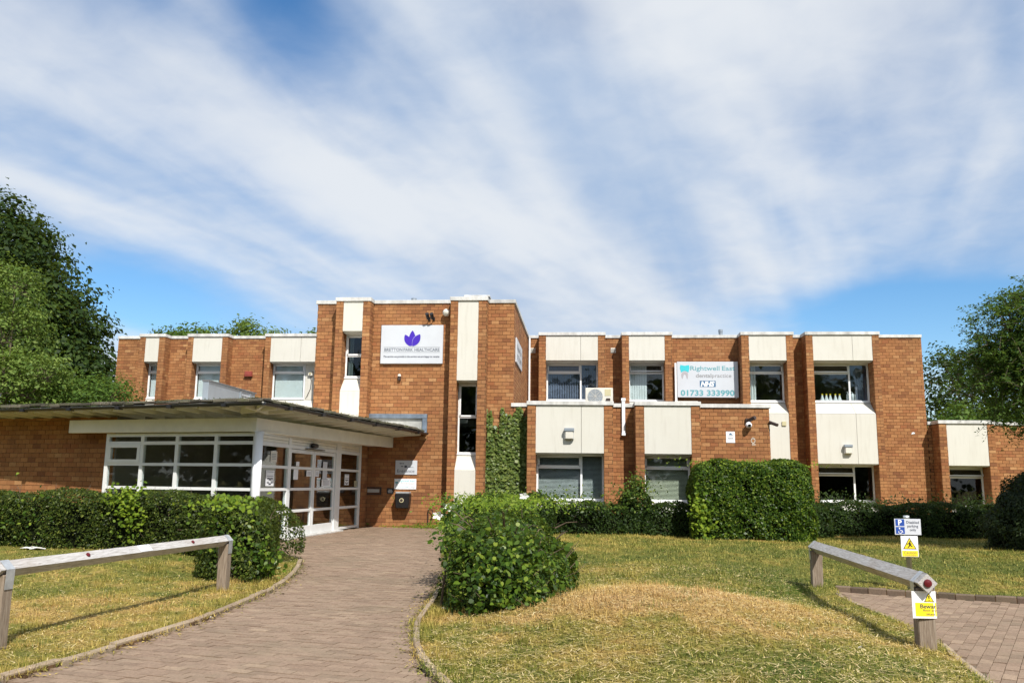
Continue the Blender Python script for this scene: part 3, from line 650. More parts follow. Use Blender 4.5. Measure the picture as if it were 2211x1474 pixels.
def pier(F, s0, s1, z0, z1, proj, part_mb):
    part_mb.fbox(F, s0, s1, z0, z1, -.2, proj)
PIERS = []
def bay(F, pL, a, b, pR, proj, zb, top=TOP, cheek_in=.2):
    """two brick piers with a capping; the pieces between are added by the caller"""
    for s0, s1 in ((pL, a), (b, pR)):
        part = MB().fbox(F, s0, s1, zb, top, -cheek_in, proj).build('pier', 'mortar', HX)
        BR.wall(fr(*W(F, s0, 0, proj)[:2], F[2], F[3]), 0, s1 - s0, zb, top, phase=.0, part=part)
        # left and right cheeks
        BR.wall((*W(F, s0, 0, -cheek_in)[:2], F[4], F[5], -F[2], -F[3]), 0 if s0 == b else cheek_in, proj + cheek_in, zb, top, phase=.05, part=part)
        BR.wall((*W(F, s1, 0, -cheek_in)[:2], F[4], F[5], F[2], F[3]), 0 if s1 == a else cheek_in, proj + cheek_in, zb, top, phase=.05, part=part)
    MB().fbox(F, pL - .03, pR + .03, top, top + .11, -.26, proj + .04).build('coping', 'coping', HX, .006)
    return part
def soffit(F, a, b, z, o0, o1):
    MB().fbox(F, a, b, z - .03, z, o0, o1).build('soffit', 'panel', HX)
def apron(F, a, b, z_top, o_top, z_bot, o_bot, splits=()):
    e = [a, *splits, b]
    for p, q in zip(e, e[1:]): MB().prism(F, [(o_top - .05, z_top), (o_top, z_top), (o_bot, z_bot), (o_bot - .06, z_bot), (o_top - .05, z_bot)], p + .004, q - .004).build('sloping_sill', 'panel', HX, .003)
# --- right wing, wall plane Y = 30
FW = fr(0, 30); PJ = .6
wing_bays = [(-1.58, -1.35, .47, .70), (1.30, 1.52, 2.76, 2.99), (5.35, 5.59, 6.85, 7.07), (7.50, 7.72, 9.69, 9.91)]
holes = [(a, b, 0, TOP) for _, a, b, _ in wing_bays]
mb = MB(); core(mb, FW, -2.02, 11.51, 0, TOP, holes); wp = wall_part(mb)
hid = [(-2.02, 5.0, 0, 3.3)] + [(p, q, 0, TOP) for p, _, _, q in wing_bays]
BR.wall(FW, -2.02, 11.51, 0, TOP, hid, part=wp)
xs_ = [-2.02] + [v for p, _, _, q in wing_bays for v in (p, q)] + [11.56]
for i in range(0, len(xs_), 2): coping(FW, xs_[i] + .032, xs_[i + 1] - .032, TOP)
mb = MB(); FS = (11.51, 30, 0, 1, 1, 0); core(mb, FS, .2, 9, 0, TOP); sp = wall_part(mb); BR.wall(FS, 0, 9, 0, TOP, part=sp)
blinds_up = [('vertical', 'blind_navy'), ('vertical', 'blind_white', 1.58, 2.12, 15), ('curtain', 'blind_white', 5.66, 5.92), None]
for i, (p, a, b, q) in enumerate(wing_bays):
    bay(FW, p, a, b, q, PJ, 3.4 if i < 2 else 0)
    sp = () if i in (1, 2) else (a + (b - a) * .667,)
    panel(FW, a, b, 5.555, 6.425, PJ - .09, PJ - .006, sp); panel(FW, a, b, 5.50, 6.42, -.12, .0)
    soffit(FW, a, b, 5.553, -.1, PJ - .092)
    cols = [(a + (b - a) * .667, .34), (b, 0)] if i in (0, 3) else [(b, .34)]
    wd = window(FW, a + .006, b - .006, 4.20, 5.52, .03, cols, HX, blinds_up[i], open_ang=rad(14) if i == 3 else (rad(24) if i == 1 else (rad(4) if i == 0 else 0)))
    apron(FW, a, b, 4.165, .08, 3.76, PJ - .006, sp)
    panel(FW, a, b, 2.10 if i > 1 else 3.4, 3.752, PJ - .07, PJ - .008, sp)
    if i > 1:
        soffit(FW, a, b, 2.098, -.1, PJ - .072); panel(FW, a, b, 2.05, 3.75, -.12, .0)
        window(FW, a + .006, b - .006, .86, 2.066, .03, cols, HX, open_ang=rad(26), glass='glass_dark')
        apron(FW, a, b, .825, .08, .45, PJ - .006, sp); panel(FW, a, b, 0, .445, PJ - .07, PJ - .008, sp)
curt = MB()
for i in range(12):
    a = 9.28 + i * .03; b = a + .03; t0 = i / 12; t1 = (i + 1) / 12
    curt.poly([W(FW, a + .08 * (1 - t0) * 0, 4.27, -.08 + .02 * math.sin(i * 1.7)), W(FW, b, 4.27, -.08 + .02 * math.sin((i + 1) * 1.7)), W(FW, b - .05, 5.46, -.08), W(FW, a - .05 + .05 * t0, 5.46, -.08)])
curt.build('curtain', 'curtain_blue', HX)
# --- annex to the right, single storey in the same plane
mb = MB(); core(mb, FW, 11.72, 17.5, 0, LOW, [(11.90, 13.20, 0, LOW)]); ap = wall_part(mb)
BR.wall(FW, 11.52, 17.5, 0, LOW, [(11.67, 13.42, 0, LOW)], part=ap)
bay(FW, 11.67, 11.90, 13.20, 13.42, PJ, 0, LOW)
coping(FW, 11.53, 11.64, LOW); coping(FW, 13.45, 17.5, LOW)
panel(FW, 11.90, 13.20, 2.08, 3.44, PJ - .09, PJ - .006); panel(FW, 11.9, 13.2, 2.02, 3.44, -.12, 0); soffit(FW, 11.9, 13.2, 2.078, -.1, PJ - .092)
window(FW, 11.906, 13.194, .72, 2.04, .03, [(13.2, .34)], HX, open_ang=rad(28), glass='glass_dark')
apron(FW, 11.9, 13.2, .685, .08, .35, PJ - .006); panel(FW, 11.9, 13.2, 0, .345, PJ - .07, PJ - .008)
# --- left wing
PJL = .45
lbays = [(-16.19, -15.99, -15.46, -15.25), (-14.37, -14.18, -13.08, -12.88), (-11.47, -11.28, -9.60, -9.39)]
mb = MB(); core(mb, FW, -17.27, -7.8, 0, TOP, [(a, b, 0, TOP) for _, a, b, _ in lbays]); lp = wall_part(mb)
BR.wall(FW, -17.27, -7.8, 2.2, TOP, [(p, q, 0, TOP) for p, _, _, q in lbays], part=lp)
xs_ = [-17.32] + [v for p, _, _, q in lbays for v in (p, q)] + [-7.8]
for i in range(0, len(xs_), 2): coping(FW, xs_[i] + .032, xs_[i + 1] - .032, TOP)
for i, (p, a, b, q) in enumerate(lbays):
    bay(FW, p, a, b, q, PJL, 2.2)
    sp = (a + (b - a) * .667,) if i == 2 else ()
    panel(FW, a, b, 5.52, 6.425, PJL - .09, PJL - .006, sp); panel(FW, a, b, 5.48, 6.42, -.12, 0); soffit(FW, a, b, 5.518, -.1, PJL - .092)
    wr = -10.07 if i == 2 else b - .006
    window(FW, a + .006, wr, 4.22, 5.50, .03, [(wr, .34)], HX, ('vertical', 'blind_white', a + .07, wr - .05, 12), open_ang=0)
    if i == 2: panel(FW, -10.066, b, 4.20, 5.50, -.04, .05)
    apron(FW, a, b, 4.185, .08, 3.80, PJL - .006, sp); panel(FW, a, b, 2.2, 3.795, PJL - .07, PJL - .008, sp)
# --- tower, wall plane Y = 24
FT = fr(0, 24); PT = .4
tb = [(-7.12, -6.92, -6.33, -6.13), (-3.79, -3.59, -2.99, -2.76)]
mb = MB(); core(mb, FT, -7.79, -2.02, 0, TOP, [(-6.92, -6.33, 2.6, TOP), (-3.59, -2.99, 0, TOP)]); tp = wall_part(mb)
BR.wall(FT, -7.79, -2.02, 0, TOP, [(-7.12, -6.13, 2.6, TOP), (-3.79, -2.76, 0, TOP)], part=tp)
bay(FT, *tb[0], PT, 2.75); bay(FT, *tb[1], PT, 0)
xs_ = [-7.84, -7.12, -6.13, -3.79, -2.76, -1.97]
for i in (0, 2, 4): coping(FT, xs_[i] + .032 * (i > 0), xs_[i + 1] - .032 * (i < 4), TOP)
FTS = (-2.02, 24, 0, 1, 1, 0); mb = MB(); core(mb, FTS, .2, 6, 0, TOP); ts = wall_part(mb); BR.wall(FTS, .0, 6, 3.3, TOP, part=ts)
MB().fbox(FTS, .3, 6.0, TOP, TOP + .105, -.26, .05).build('coping', 'coping', HX, .006)
FTL = (-7.79, 30, 0, -1, -1, 0); mb = MB(); core(mb, FTL, 0, 5.8, 0, TOP); tl = wall_part(mb); BR.wall(FTL, 0, 6, 2.6, TOP, part=tl)
a, b = tb[0][1:3]
panel(FT, a, b, 5.56, 6.425, PT - .09, PT - .006); panel(FT, a, b, 5.5, 6.42, -.12, 0); soffit(FT, a, b, 5.558, -.1, PT - .092)
window(FT, a + .004, b - .004, 4.27, 5.52, -.06, [(b, .62)], HX, ('curtain', 'blind_white', -6.86, -6.72), fw=.05, glass='glass_dark')
apron(FT, a, b, 4.235, .0, 3.85, PT - .006); panel(FT, a, b, 2.7, 3.845, PT - .07, PT - .008)
a, b = tb[1][1:3]
panel(FT, a, b, 4.15, 6.425, PT - .09, PT - .006); panel(FT, a, b, 4.1, 6.42, -.12, 0); soffit(FT, a, b, 4.148, -.1, PT - .092)
w = window(FT, a + .004, b - .004, 2.12, 4.11, -.06, [(b, .96)], HX, fw=.05, glass='glass_dark')
apron(FT, a, b, 2.085, .0, 1.66, PT - .006); panel(FT, a, b, .05, 1.655, PT - .07, PT - .008)
MB().fbox(FT, -7.16, -7.135, 2.9, 6.42, .004, .014).build('dark_strip', 'darkbrown', HX); MB().fbox(FW, 3.02, 3.045, 3.6, 6.42, .004, .014).build('dark_strip', 'darkbrown', HX)  # thin dark strips running up the wall beside two bay piers
# --- single storey front block
PB = .6
bb = [(-1.56, -1.34, .53, .76), (1.38, 1.60, 2.87, 3.10)]
mb = MB(); core(mb, FT, -2.02, 5.05, 0, LOW, [(a, b, 0, LOW) for _, a, b, _ in bb]); bp = wall_part(mb)
BR.wall(FT, -2.02, 5.05, 0, LOW, [(p, q, 0, LOW) for p, _, _, q in bb], part=bp)
FBS = (5.05, 24, 0, 1, 1, 0); mb = MB(); core(mb, FBS, .2, 6, 0, LOW); bs = wall_part(mb); BR.wall(FBS, 0, 5.4, 0, LOW, part=bs)
xs_ = [-2.07, -1.56, .76, 1.38, 3.10, 5.10]
for i in (0, 2, 4): coping(FT, xs_[i] + .032 * (i > 0), xs_[i + 1] - .032 * (i < 4), LOW)
MB().fbox(FBS, .3, 5.9, LOW, LOW + .105, -.26, .05).build('coping', 'coping', HX, .006)
for i, (p, a, b, q) in enumerate(bb):
    bay(FT, p, a, b, q, PB, 0, LOW); sp = (a + (b - a) * .667,) if i == 0 else ()
    panel(FT, a, b, 2.15, 3.445, PB - .09, PB - .006, sp); panel(FT, a, b, 2.1, 3.44, -.12, 0); soffit(FT, a, b, 2.148, -.1, PB - .092)
    cols = [(a + (b - a) * .667, .36), (b, 0)] if i == 0 else [(b, .36)]
    window(FT, a + .006, b - .006, .88, 2.13, .10, cols, HX, ('venetian', ('blind_grey', 'blind_cream')[i]), sill=True)
    apron(FT, a, b, .845, .16, .5, PB - .006, sp); panel(FT, a, b, 0, .495, PB - .07, PB - .008, sp)
# --- roofs, floors, rear walls
for x0, x1, y0, y1, z in ((-17.2, -7.8, 30.2, 38, 6.3), (-7.75, -2.05, 24.2, 38, 6.3), (-2.0, 11.45, 30.2, 38, 6.3), (-1.99, 5.0, 24.2, 29.98, 3.33), (11.55, 17.4, 30.2, 38, 3.33)):
    MB().box(x0, x1, y0, y1, z - .12, z).build('roof', 'felt', HX)
for x0, x1, y0, y1, z in ((-17.1, -7.8, 30.25, 37.9, 3.2), (-7.7, -2.1, 24.25, 37.9, 3.1), (-2.0, 11.4, 30.25, 37.9, 3.15)):
    MB().box(x0, x1, y0, y1, z - .2, z).build('floor_slab', 'interior', HX)
for q in ((-17.27, 11.51, 38, 38.2, 0, TOP), (-17.27, -17.07, 30.21, 37.99, 0, TOP), (11.52, 17.5, 38, 38.2, 0, LOW), (17.3, 17.5, 30.21, 37.99, 0, LOW)): wall_part(MB().box(*q))
for q in ((-17, -8, 33.5, 33.6, 3.16, 6.2), (-1.9, 11.3, 33.5, 33.6, 3.16, 6.2), (-7.6, -2.2, 27.0, 27.1, .1, 2.9), (-7.6, -2.2, 27.0, 27.1, 3.12, 6.2), (-1.9, 4.8, 27.2, 27.3, 0.1, 3.1), (5.2, 11.3, 33.5, 33.6, .1, 2.9), (11.7, 17.2, 33.5, 33.6, .1, 3.1)):
    MB().box(*q).build('partition', 'interior', HX)
MB().box(-17, 17, 30.3, 37.9, -.05, .12).build('floor_slab', 'interior_floor', HX)
# bricks shown largest: the front block
def score_main(it):
    F, l, r, a, b, part = it
    x, y, z = W(F, (l + r) / 2, (a + b) / 2)
    s = 0 if (abs(F[2]) > .9 and y < 24.1 and z > 1.3) else 5
    if r - l < .09: s += 2
    return s + (0 if x > -1.6 else 1) + math.hypot(x - 2.5, z - 2) * .05
emit_bricks(BR, 300, HX, score_main)
# ------------------------------------------------------------------ entrance porch (single storey, tiled roof)
CX, CY = -6.57, 16.9
EP = thing('entrance_porch', (CX, CY, 0), 'single storey glazed entrance porch with mossy tiled canopy roof and white beams', 'porch')
FL = fr(CX, CY, .9703, -.2419); FD = fr(CX, CY, .38, 6.44)
PBk = Bricks()
FLb = fr(*W(FL, 0, 0, -.34)[:2], FL[2], FL[3])
mb = MB(); core(mb, FLb, -10.5, -3.83, 0, 2.66); pw = mb.build('wall', 'mortar', EP); PBk.wall(FLb, -10.5, -3.83, 0, 2.66, part=pw)
mb = MB(); mb.fbox(FD, 6.52, 7.1, 0, 2.62, -.2, .03); nw = mb.build('wall', 'mortar', EP); PBk.wall(fr(*W(FD, 0, 0, .03)[:2], FD[2], FD[3]), 6.52, 7.1, 0, 2.62, part=nw)
emit_bricks(PBk, 300, EP, lambda it: (0 if (it[3] > .95 and it[3] < 2.45) else 3) + abs(it[1] + 5.0) * .1 + (4 if it[5] is nw else 0))
def screen(F, name, verts_, bars, z0, z1, panes, parent, mat='frame_white', d0=-.05, d1=.03):
    m = MB()
    for k, (a, b) in enumerate(verts_): m.fbox(F, a, b, z0, z1, d0, d1)
    for a, b, c, d in bars: m.fbox(F, a, b, c, d, d0 + .004, d1 - .004)
    o = m.build(name, mat, parent)
    for a, b, c, d in panes: MB().fbox(F, a, b, c, d, -.014, -.004).build('pane', 'glass', o)
    return o
# window wall
vm = [(-3.87, -3.79), (-2.94, -2.86), (-2.04, -1.96), (-1.06, -.98), (-.12, -.04)]
zb_ = [(.12, .20), (.62, .67), (1.10, 1.16), (1.59, 1.65), (2.03, 2.10), (2.20, 2.27)]
bars, panes = [], []
for i in range(4):
    a, b = vm[i][1], vm[i + 1][0]
    for c, d in zb_: bars.append((a, b, c, d))
    for j in range(5):
        if i == 0 and j == 3: continue
        panes.append((a, b, zb_[j][1], zb_[j + 1][0]))
ws = screen(FL, 'glazed_screen', vm, bars, .08, 2.27, panes, EP)
m = MB(); m.fbox(FL, -3.79, -2.94, 1.65, 1.72, -.03, .045); m.fbox(FL, -3.79, -2.94, 1.97, 2.03, -.03, .045); m.fbox(FL, -3.79, -3.72, 1.72, 1.97, -.03, .045); m.fbox(FL, -3.01, -2.94, 1.72, 1.97, -.03, .045)
m.build('sash', 'frame_white', ws); MB().fbox(FL, -3.72, -3.01, 1.72, 1.97, .0, .01).build('pane', 'glass', ws)
# door wall
vd = [(.0, .12), (1.47, 1.60), (4.52, 4.88), (6.36, 6.52)]
zt = [(.10, .16), (.62, .68), (1.10, 1.16), (1.57, 1.63), (2.02, 2.10)]
bars, panes = [], []
for a, b in ((.12, 1.47), (4.88, 6.36)):
    for c, d in zt: bars.append((a, b, c, d))
    for j in range(4): panes.append((a, b, zt[j][1], zt[j + 1][0]))
bars.append((1.60, 4.52, 2.02, 2.10)); bars.append((.12, 6.36, 2.24, 2.30))
ds = screen(FD, 'glazed_screen', vd, bars, .08, 2.30, panes, EP)
for a, b in ((.12, 1.47), (1.60, 4.52), (4.88, 6.36)):
    for c, d in ((2.105, 2.165), (2.172, 2.235)): MB().fbox(FD, a + .01, b - .01, c, d, -.03, .012 if c < 2.15 else .016).build('fascia_board', 'timber_white', ds, .004)
for a, b in ((1.61, 3.05), (3.07, 4.51)):
    m = MB(); o0, o1 = -.045, .005
    for q in ((a, a + .09, .10, 2.01), (b - .09, b, .10, 2.01), (a + .09, b - .09, .10, .30), (a + .09, b - .09, 1.93, 2.01), (a + .09, b - .09, .62, .68), (a + .09, b - .09, 1.10, 1.16), (a + .09, b - .09, 1.57, 1.63)): m.fbox(FD, *q, o0, o1)
    dr = m.build('sliding_door', 'frame_white', EP, .003)
    for c, d in ((.30, .62), (.68, 1.10), (1.16, 1.57), (1.63, 1.93)): MB().fbox(FD, a + .09, b - .09, c, d, -.025, -.017).build('pane', 'glass', dr)
MB().fbox(FD, 2.4, 3.5, 2.035, 2.055, .03, .10).build('sensor_bracket', 'black', EP)
m = MB(); m.lathe(W(FD, 2.85, 2.13, .08), [(.045, -.14), (.055, -.12), (.055, .12), (.045, .14)], (FD[2], FD[3], 0), 12); m.smooth = True; m.build('door_sensor', 'black', EP)
MB().fbox(FD, 1.4, 4.9, .04, .098, -.12, .16).build('threshold', 'coping', EP)
# papers behind the glass
def paper(F, s0, s1, z0, z1, marks=0, mat='white', o=.0):
    q = MB().fbox(F, s0, s1, z0, z1, o, o + .003).build('notice', mat, ds)
    if marks:
        mm = MB(); w, h = s1 - s0, z1 - z0
        if marks == 2:
            for k, (f0, f1, g0, g1) in enumerate(((.15, .4, .44, .52), (.6, .85, .44, .52), (.42, .58, .36, .50), (.15, .38, .18, .26), (.62, .85, .18, .26), (.36, .64, .08, .18), (.1, .9, .9, .93), (.1, .9, .62, .65))): mm.fbox(F, s0 + w * f0, s0 + w * f1, z0 + h * g0, z0 + h * g1, o + .004, o + .005)
        else:
            for g in (.25, .4, .55, .7): mm.fbox(F, s0 + w * .15, s0 + w * .85, z0 + h * g, z0 + h * (g + .05), o + .004, o + .005)
        mm.build('print', 'inktext' if marks == 2 else 'greytext', q)
paper(FD, .60, .92, 1.70, 1.92, 1, 'offwhite'); paper(FD, .42, .82, 1.20, 1.52, 2)
paper(FD, 1.98, 2.16, 1.64, 1.74, 0); paper(FD, 1.86, 2.12, 1.34, 1.565, 0); paper(FD, 2.62, 2.93, 1.42, 1.56, 1); paper(FD, 3.18, 3.42, 1.42, 1.56, 1)
paper(FD, 3.66, 3.96, 1.34, 1.78, 0, 'sign_white'); paper(FD, 3.62, 4.22, 1.18, 1.36, 1); paper(FD, 5.28, 5.62, 1.22, 1.50, 2); paper(FD, 6.08, 6.28, 1.18, 1.33, 1, 'beige')
# beams and column
MB().fbox(FL, -4.82, -.02, 2.285, 2.56, .03, .15).build('beam', 'timber_white', EP, .006)
bx0, by0 = W(FL, .0, 0, .15)[:2]
FBm = fr(bx0 + .02, by0, -5.41 - bx0 - .02, 23.99 - by0); lb = math.hypot(-5.41 - bx0 - .02, 23.99 - by0)
MB().fbox(FBm, 0, lb, 2.275, 2.56, -.14, 0).build('beam', 'timber_white', EP, .006)
MB().hexa([(bx0 + .02, by0 + .02, 2.30), (-5.43, 23.98, 2.30), (-6.2, 23.98, 2.30), (CX + .02, CY, 2.30), (bx0 + .02, by0 + .02, 2.32), (-5.43, 23.98, 2.32), (-6.2, 23.98, 2.32), (CX + .02, CY, 2.32)]).build('soffit', 'timber_white', EP)
m = MB(); m.lathe((-6.53, 16.77, 0), [(.088, .0), (.088, 2.28)], seg=24); m.smooth = True; col_o = m.build('column', 'white', EP)
# roof
G = Vector((-6.13, 15.84, 0)); dl = Vector((-.958, .286, 0)); RR = Vector((-4.50, 23.93, 0)); dr_ = (RR - G).normalized(); LR = (RR - G).length; LLn = 12.0
nl_in = Vector((.286, .958, 0)); nr_in = Vector((-dr_.y, dr_.x, 0))
def ez(s_right): return -.09 * s_right / LR
Lp = G + dl * LLn
inn = G + dl * 3.2 + dr_ * 3.6
deck = MB()
low = [Lp, G, RR, Vector((-7.75, 23.93, 0)), Vector((-16.2, 23.4, 0))]; zl = [2.765, 2.765, 2.675, 2.72, 2.765]
deck.poly([(p.x, p.y, z) for p, z in zip(low, zl)][::-1])
top_in = [Lp + nl_in * 3.2, G + dl * 2.4 + dr_ * 2.6, Vector((-7.0, 23.93, 0))]
et = [2.80, 2.80, 2.71]
deck.poly([(Lp.x, Lp.y, 2.80), (G.x, G.y, 2.80), (*top_in[1].xy, 3.03), (*top_in[0].xy, 3.03)]); deck.poly([(G.x, G.y, 2.80), (RR.x, RR.y, 2.71), (*top_in[2].xy, 2.97), (*top_in[1].xy, 3.03)])
deck.poly([(*top_in[0].xy, 3.03), (*top_in[1].xy, 3.03), (*top_in[2].xy, 2.97), (-7.75, 23.93, 2.97), (-16.2, 23.4, 3.03)])
deck.poly([(Lp.x, Lp.y, 2.765), (G.x, G.y, 2.765), (G.x, G.y, 2.80), (Lp.x, Lp.y, 2.80)]); deck.poly([(G.x, G.y, 2.765), (RR.x, RR.y, 2.675), (RR.x, RR.y, 2.71), (G.x, G.y, 2.80)])
deck_o = deck.build('roof', 'timber_white', EP)
mb = MB(); mb.hexa([(-16.2, 23.2, 2.7), (-7.8, 23.95, 2.7), (-7.8, 29.98, 2.7), (-17, 29.98, 2.7), (-16.2, 23.2, 3.0), (-7.8, 23.95, 3.0), (-7.8, 29.98, 3.0), (-17, 29.98, 3.0)]); mb.build('rear_roof', 'felt', EP)
# rafters
def rafter(p, d, L, dz):
    t = Vector((-d.y, d.x, 0)) * .03; z0, z1 = 2.625 + dz, 2.765 + dz; a, b = p, p + d * L
    q = [a - t, a + t, b + t, b - t]
    MB().hexa([(v.x, v.y, z0 + (.07 if i in (0, 1) else 0)) for i, v in enumerate(q)] + [(v.x, v.y, z1 - .001) for v in q]).build('rafter', 'timber_white', EP)
k = .45
while k < LLn: rafter(G + dl * k + nl_in * .03, nl_in, min(1.45, .3 + k * .9), 0); k += .56
k = .55
while k < LR - .1: rafter(G + dr_ * k + nr_in * .03, nr_in, min(1.2, .3 + k * .9), ez(k)); k += .62
hp = (dl + dr_).normalized(); rafter(G + hp * .05, hp, 1.9, 0)
# gutters with unions and brackets
def gutter(p0, p1, nin, z0, z1):
    a, b = p0 - nin * .06, p1 - nin * .06; n0 = MB(); prof = [(.055 * math.cos(t), .055 * math.sin(t)) for t in np.linspace(math.pi, 2 * math.pi, 9)]
    for (p, z) in ((a, z0), (b, z1)):
        for c, h in prof: n0.v.append((p.x + nin.x * c, p.y + nin.y * c, z + h))
        for c, h in prof[::-1]: n0.v.append((p.x + nin.x * c * .88, p.y + nin.y * c * .88, z + h * .88))
    k = len(prof) * 2
    for i in range(k): n0.f.append((i, (i + 1) % k, k + (i + 1) % k, k + i))
    n0.f.append(tuple(range(k))); n0.f.append(tuple(range(2 * k - 1, k - 1, -1)))
    g = n0.build('gutter', 'gutter', EP); L = (b - a).length; s = .9
    while s < L:
        p = a.lerp(b, s / L); z = z0 + (z1 - z0) * s / L; d = (b - a).normalized() * .05
        m = MB(); q = [p - nin * .066 - d, p - nin * .066 + d, p + nin * .062 + d, p + nin * .062 - d]
        m.hexa([(v.x, v.y, z - .066) for v in q] + [(v.x, v.y, z + .006) for v in q]); m.build('gutter_bracket', 'gutter', g); s += 1.35
gutter(G - dl * .06 - dr_ * 0, Lp, nl_in, 2.775, 2.775); gutter(G - dr_ * .06, RR, nr_in, 2.775, 2.685)
# tiles: two courses along each eave
def tile_course(p0, d, nin, L, row, z0, z1, w=.29):
    n = int(L / w); off = (row % 2) * w * .5
    for i in range(n):
        s = i * w + off; t = s / L; z = z0 + (z1 - z0) * t + row * .024 + random.uniform(-.010, .014)
        if s < row * .22: continue
        a = p0 + d * s - nin * (.05 - row * .20) + nin * random.uniform(-.03, .02); th = random.uniform(.045, .07); m = MB(); yaw = random.uniform(-.03, .03)
        q = [a + nin * yaw * w, a + d * (w - .012) - nin * yaw * w, a + d * (w - .012) + nin * .33, a + nin * .33]; e = .018
        rise = [random.uniform(-.006, .006), random.uniform(-.006, .006), .035, .035]
        m.v = [(v.x, v.y, z + r) for v, r in zip(q, rise)] + [(v.x, v.y, z + th + r) for v, r in zip(q, rise)]
        mid = (q[0] + q[1]) / 2; m.f = [(3, 2, 1, 0), (4, 5, 6, 7), (0, 1, 5, 4), (1, 2, 6, 5), (2, 3, 7, 6), (3, 0, 4, 7)]
        m.build('tile', 'tile', deck_o, .012)
for r in range(2): tile_course(G, dl, nl_in, LLn, r, 2.802, 2.802); tile_course(G, dr_, nr_in, LR, r, 2.802, 2.712)
# moss cushions on the tiles
mv = []
for i in range(2600):
    on_left = random.random() < .55; s = random.uniform(0, 11 if on_left else LR); d, n_, = (dl, nl_in) if on_left else (dr_, nr_in)
    p = G + d * s + n_ * random.uniform(-.05, .25); z = 2.85 + random.uniform(-.01, .045) + (0 if on_left else ez(s)); r = random.uniform(.008, .03)
    a = random.uniform(0, 6.28); 
    for kk in range(3):
        t = a + kk * 2.09; mv.append((p.x + r * math.cos(t), p.y + r * math.sin(t), z + random.uniform(-.012, .014)))
mo = np_mesh('moss', np.array(mv), 3, 'leaf_hedge', deck_o); mo['kind'] = 'stuff'
# lead flashing on the tower wall, porch floor and back wall
m = MB(); m.fbox(FT, -6.49, -4.45, 3.10, 3.225, .008, .10); m.fbox(FT, -4.58, -4.45, 2.66, 3.10, .008, .09); m.build('flashing', 'lead', EP, .006)
MB().fbox(FT, -6.49, -4.585, 2.70, 3.095, .008, .03).build('flashing', 'lead_pale', EP)
MB().poly([(-6.56, 16.95, .095), (-6.2, 23.9, .095), (-12, 23.9, .095), (-12, 18.4, .095)]).build('floor', 'interior_floor', EP)
MB().fbox(FL, -7.0, -1.9, .1, 2.72, -5.2, -5.1).build('rear_wall', 'interior', EP)
MB().fbox(FL, -3.86, -3.80, .1, 2.72, -5.1, -.22).build('side_wall', 'interior', EP)
# ------------------------------------------------------------------ things fixed to the building
def box_thing(name, label, cat, F, s0, s1, z0, z1, o0, o1, mat, bev=.006, group=None):
    o = MB().fbox(F, s0, s1, z0, z1, o0, o1).build(name, mat, None, bev); return tag(o, label, cat, group)
o = box_thing('plant_screen', 'grey metal plant housing standing on the porch roof', 'housing', (-8.9, 19.5, 0, 1, 1, 0), 0, 2.9, 2.95, 3.62, -.14, 0, 'metal_grey')
FP = (-8.9, 19.5, 0, 1, 1, 0)
MB().fbox(FP, -.02, 2.93, 3.62, 3.65, -.16, .03).build('cap', 'felt', o)
for k in range(5): MB().prism(FP, [(.004, 3.22 + k * .065), (.035, 3.22 + k * .065), (.004, 3.265 + k * .065)], 1.95, 2.5).build('louvre', 'galv', o)
m = MB(); m.fbox(FP, 1.88, 1.95, 3.18, 3.58, .002, .02); m.fbox(FP, 2.5, 2.57, 3.18, 3.58, .002, .02); m.build('louvre_frame', 'metal_grey', o)
# --- healthcare sign with the lotus
SG = thing('sign_board', (-4.95, 23.9, 4.66), 'large white sign with purple lotus reading BRETTON PARK HEALTHCARE', 'sign')
MB().fbox(FT, -5.86, -4.05, 4.665, 5.785, .012, .085).build('board', 'sign_white', SG, .008)
def petal(cx, cz, l, w, ang, n=14):
    pts = []
    for i in range(n + 1):
        t = i / n; pts.append((w * math.sin(math.pi * t) ** .8, l * t))
    for i in range(1, n): t = 1 - i / n; pts.append((-w * math.sin(math.pi * t) ** .8, l * t))
    c, s = math.cos(ang), math.sin(ang); return [(cx + x * c + y * s, cz - x * s + y * c) for x, y in pts]
lx, lz = -4.955, 5.165
for k, (dx, l, w, a, o) in enumerate(((-.03, .385, .092, rad(-27), .087), (.005, .465, .095, rad(1), .0885), (.03, .41, .10, rad(30), .091))):
    if k != 0 or True:
        MB().plate(FT, petal(lx + dx, lz - .012, l + .025, w + .012, a), o - .0012, o - .0004).build('petal_edge', 'sign_white', SG)
    MB().plate(FT, petal(lx + dx, lz, l, w, a), o, o + .0012).build('petal', 'purple', SG)
for z in (5.135, 4.99): MB().fbox(FT, -5.77, -4.13, z, z + .008, .086, .088).build('rule', 'greytext', SG)
for tx, s0, w0 in (('BRETTON', -5.75, .53), ('PARK', -5.19, .28), ('HEALTHCARE', -4.87, .73)): text_mesh(tx, FT, s0, 5.027, .087, .12, 'greytext', SG, width=w0, bold=.0035)
text_mesh('The service we provide is the service we are happy to receive', FT, -5.77, 4.845, .087, .075, 'inktext', SG, width=1.63, shear=.35, bold=.002)
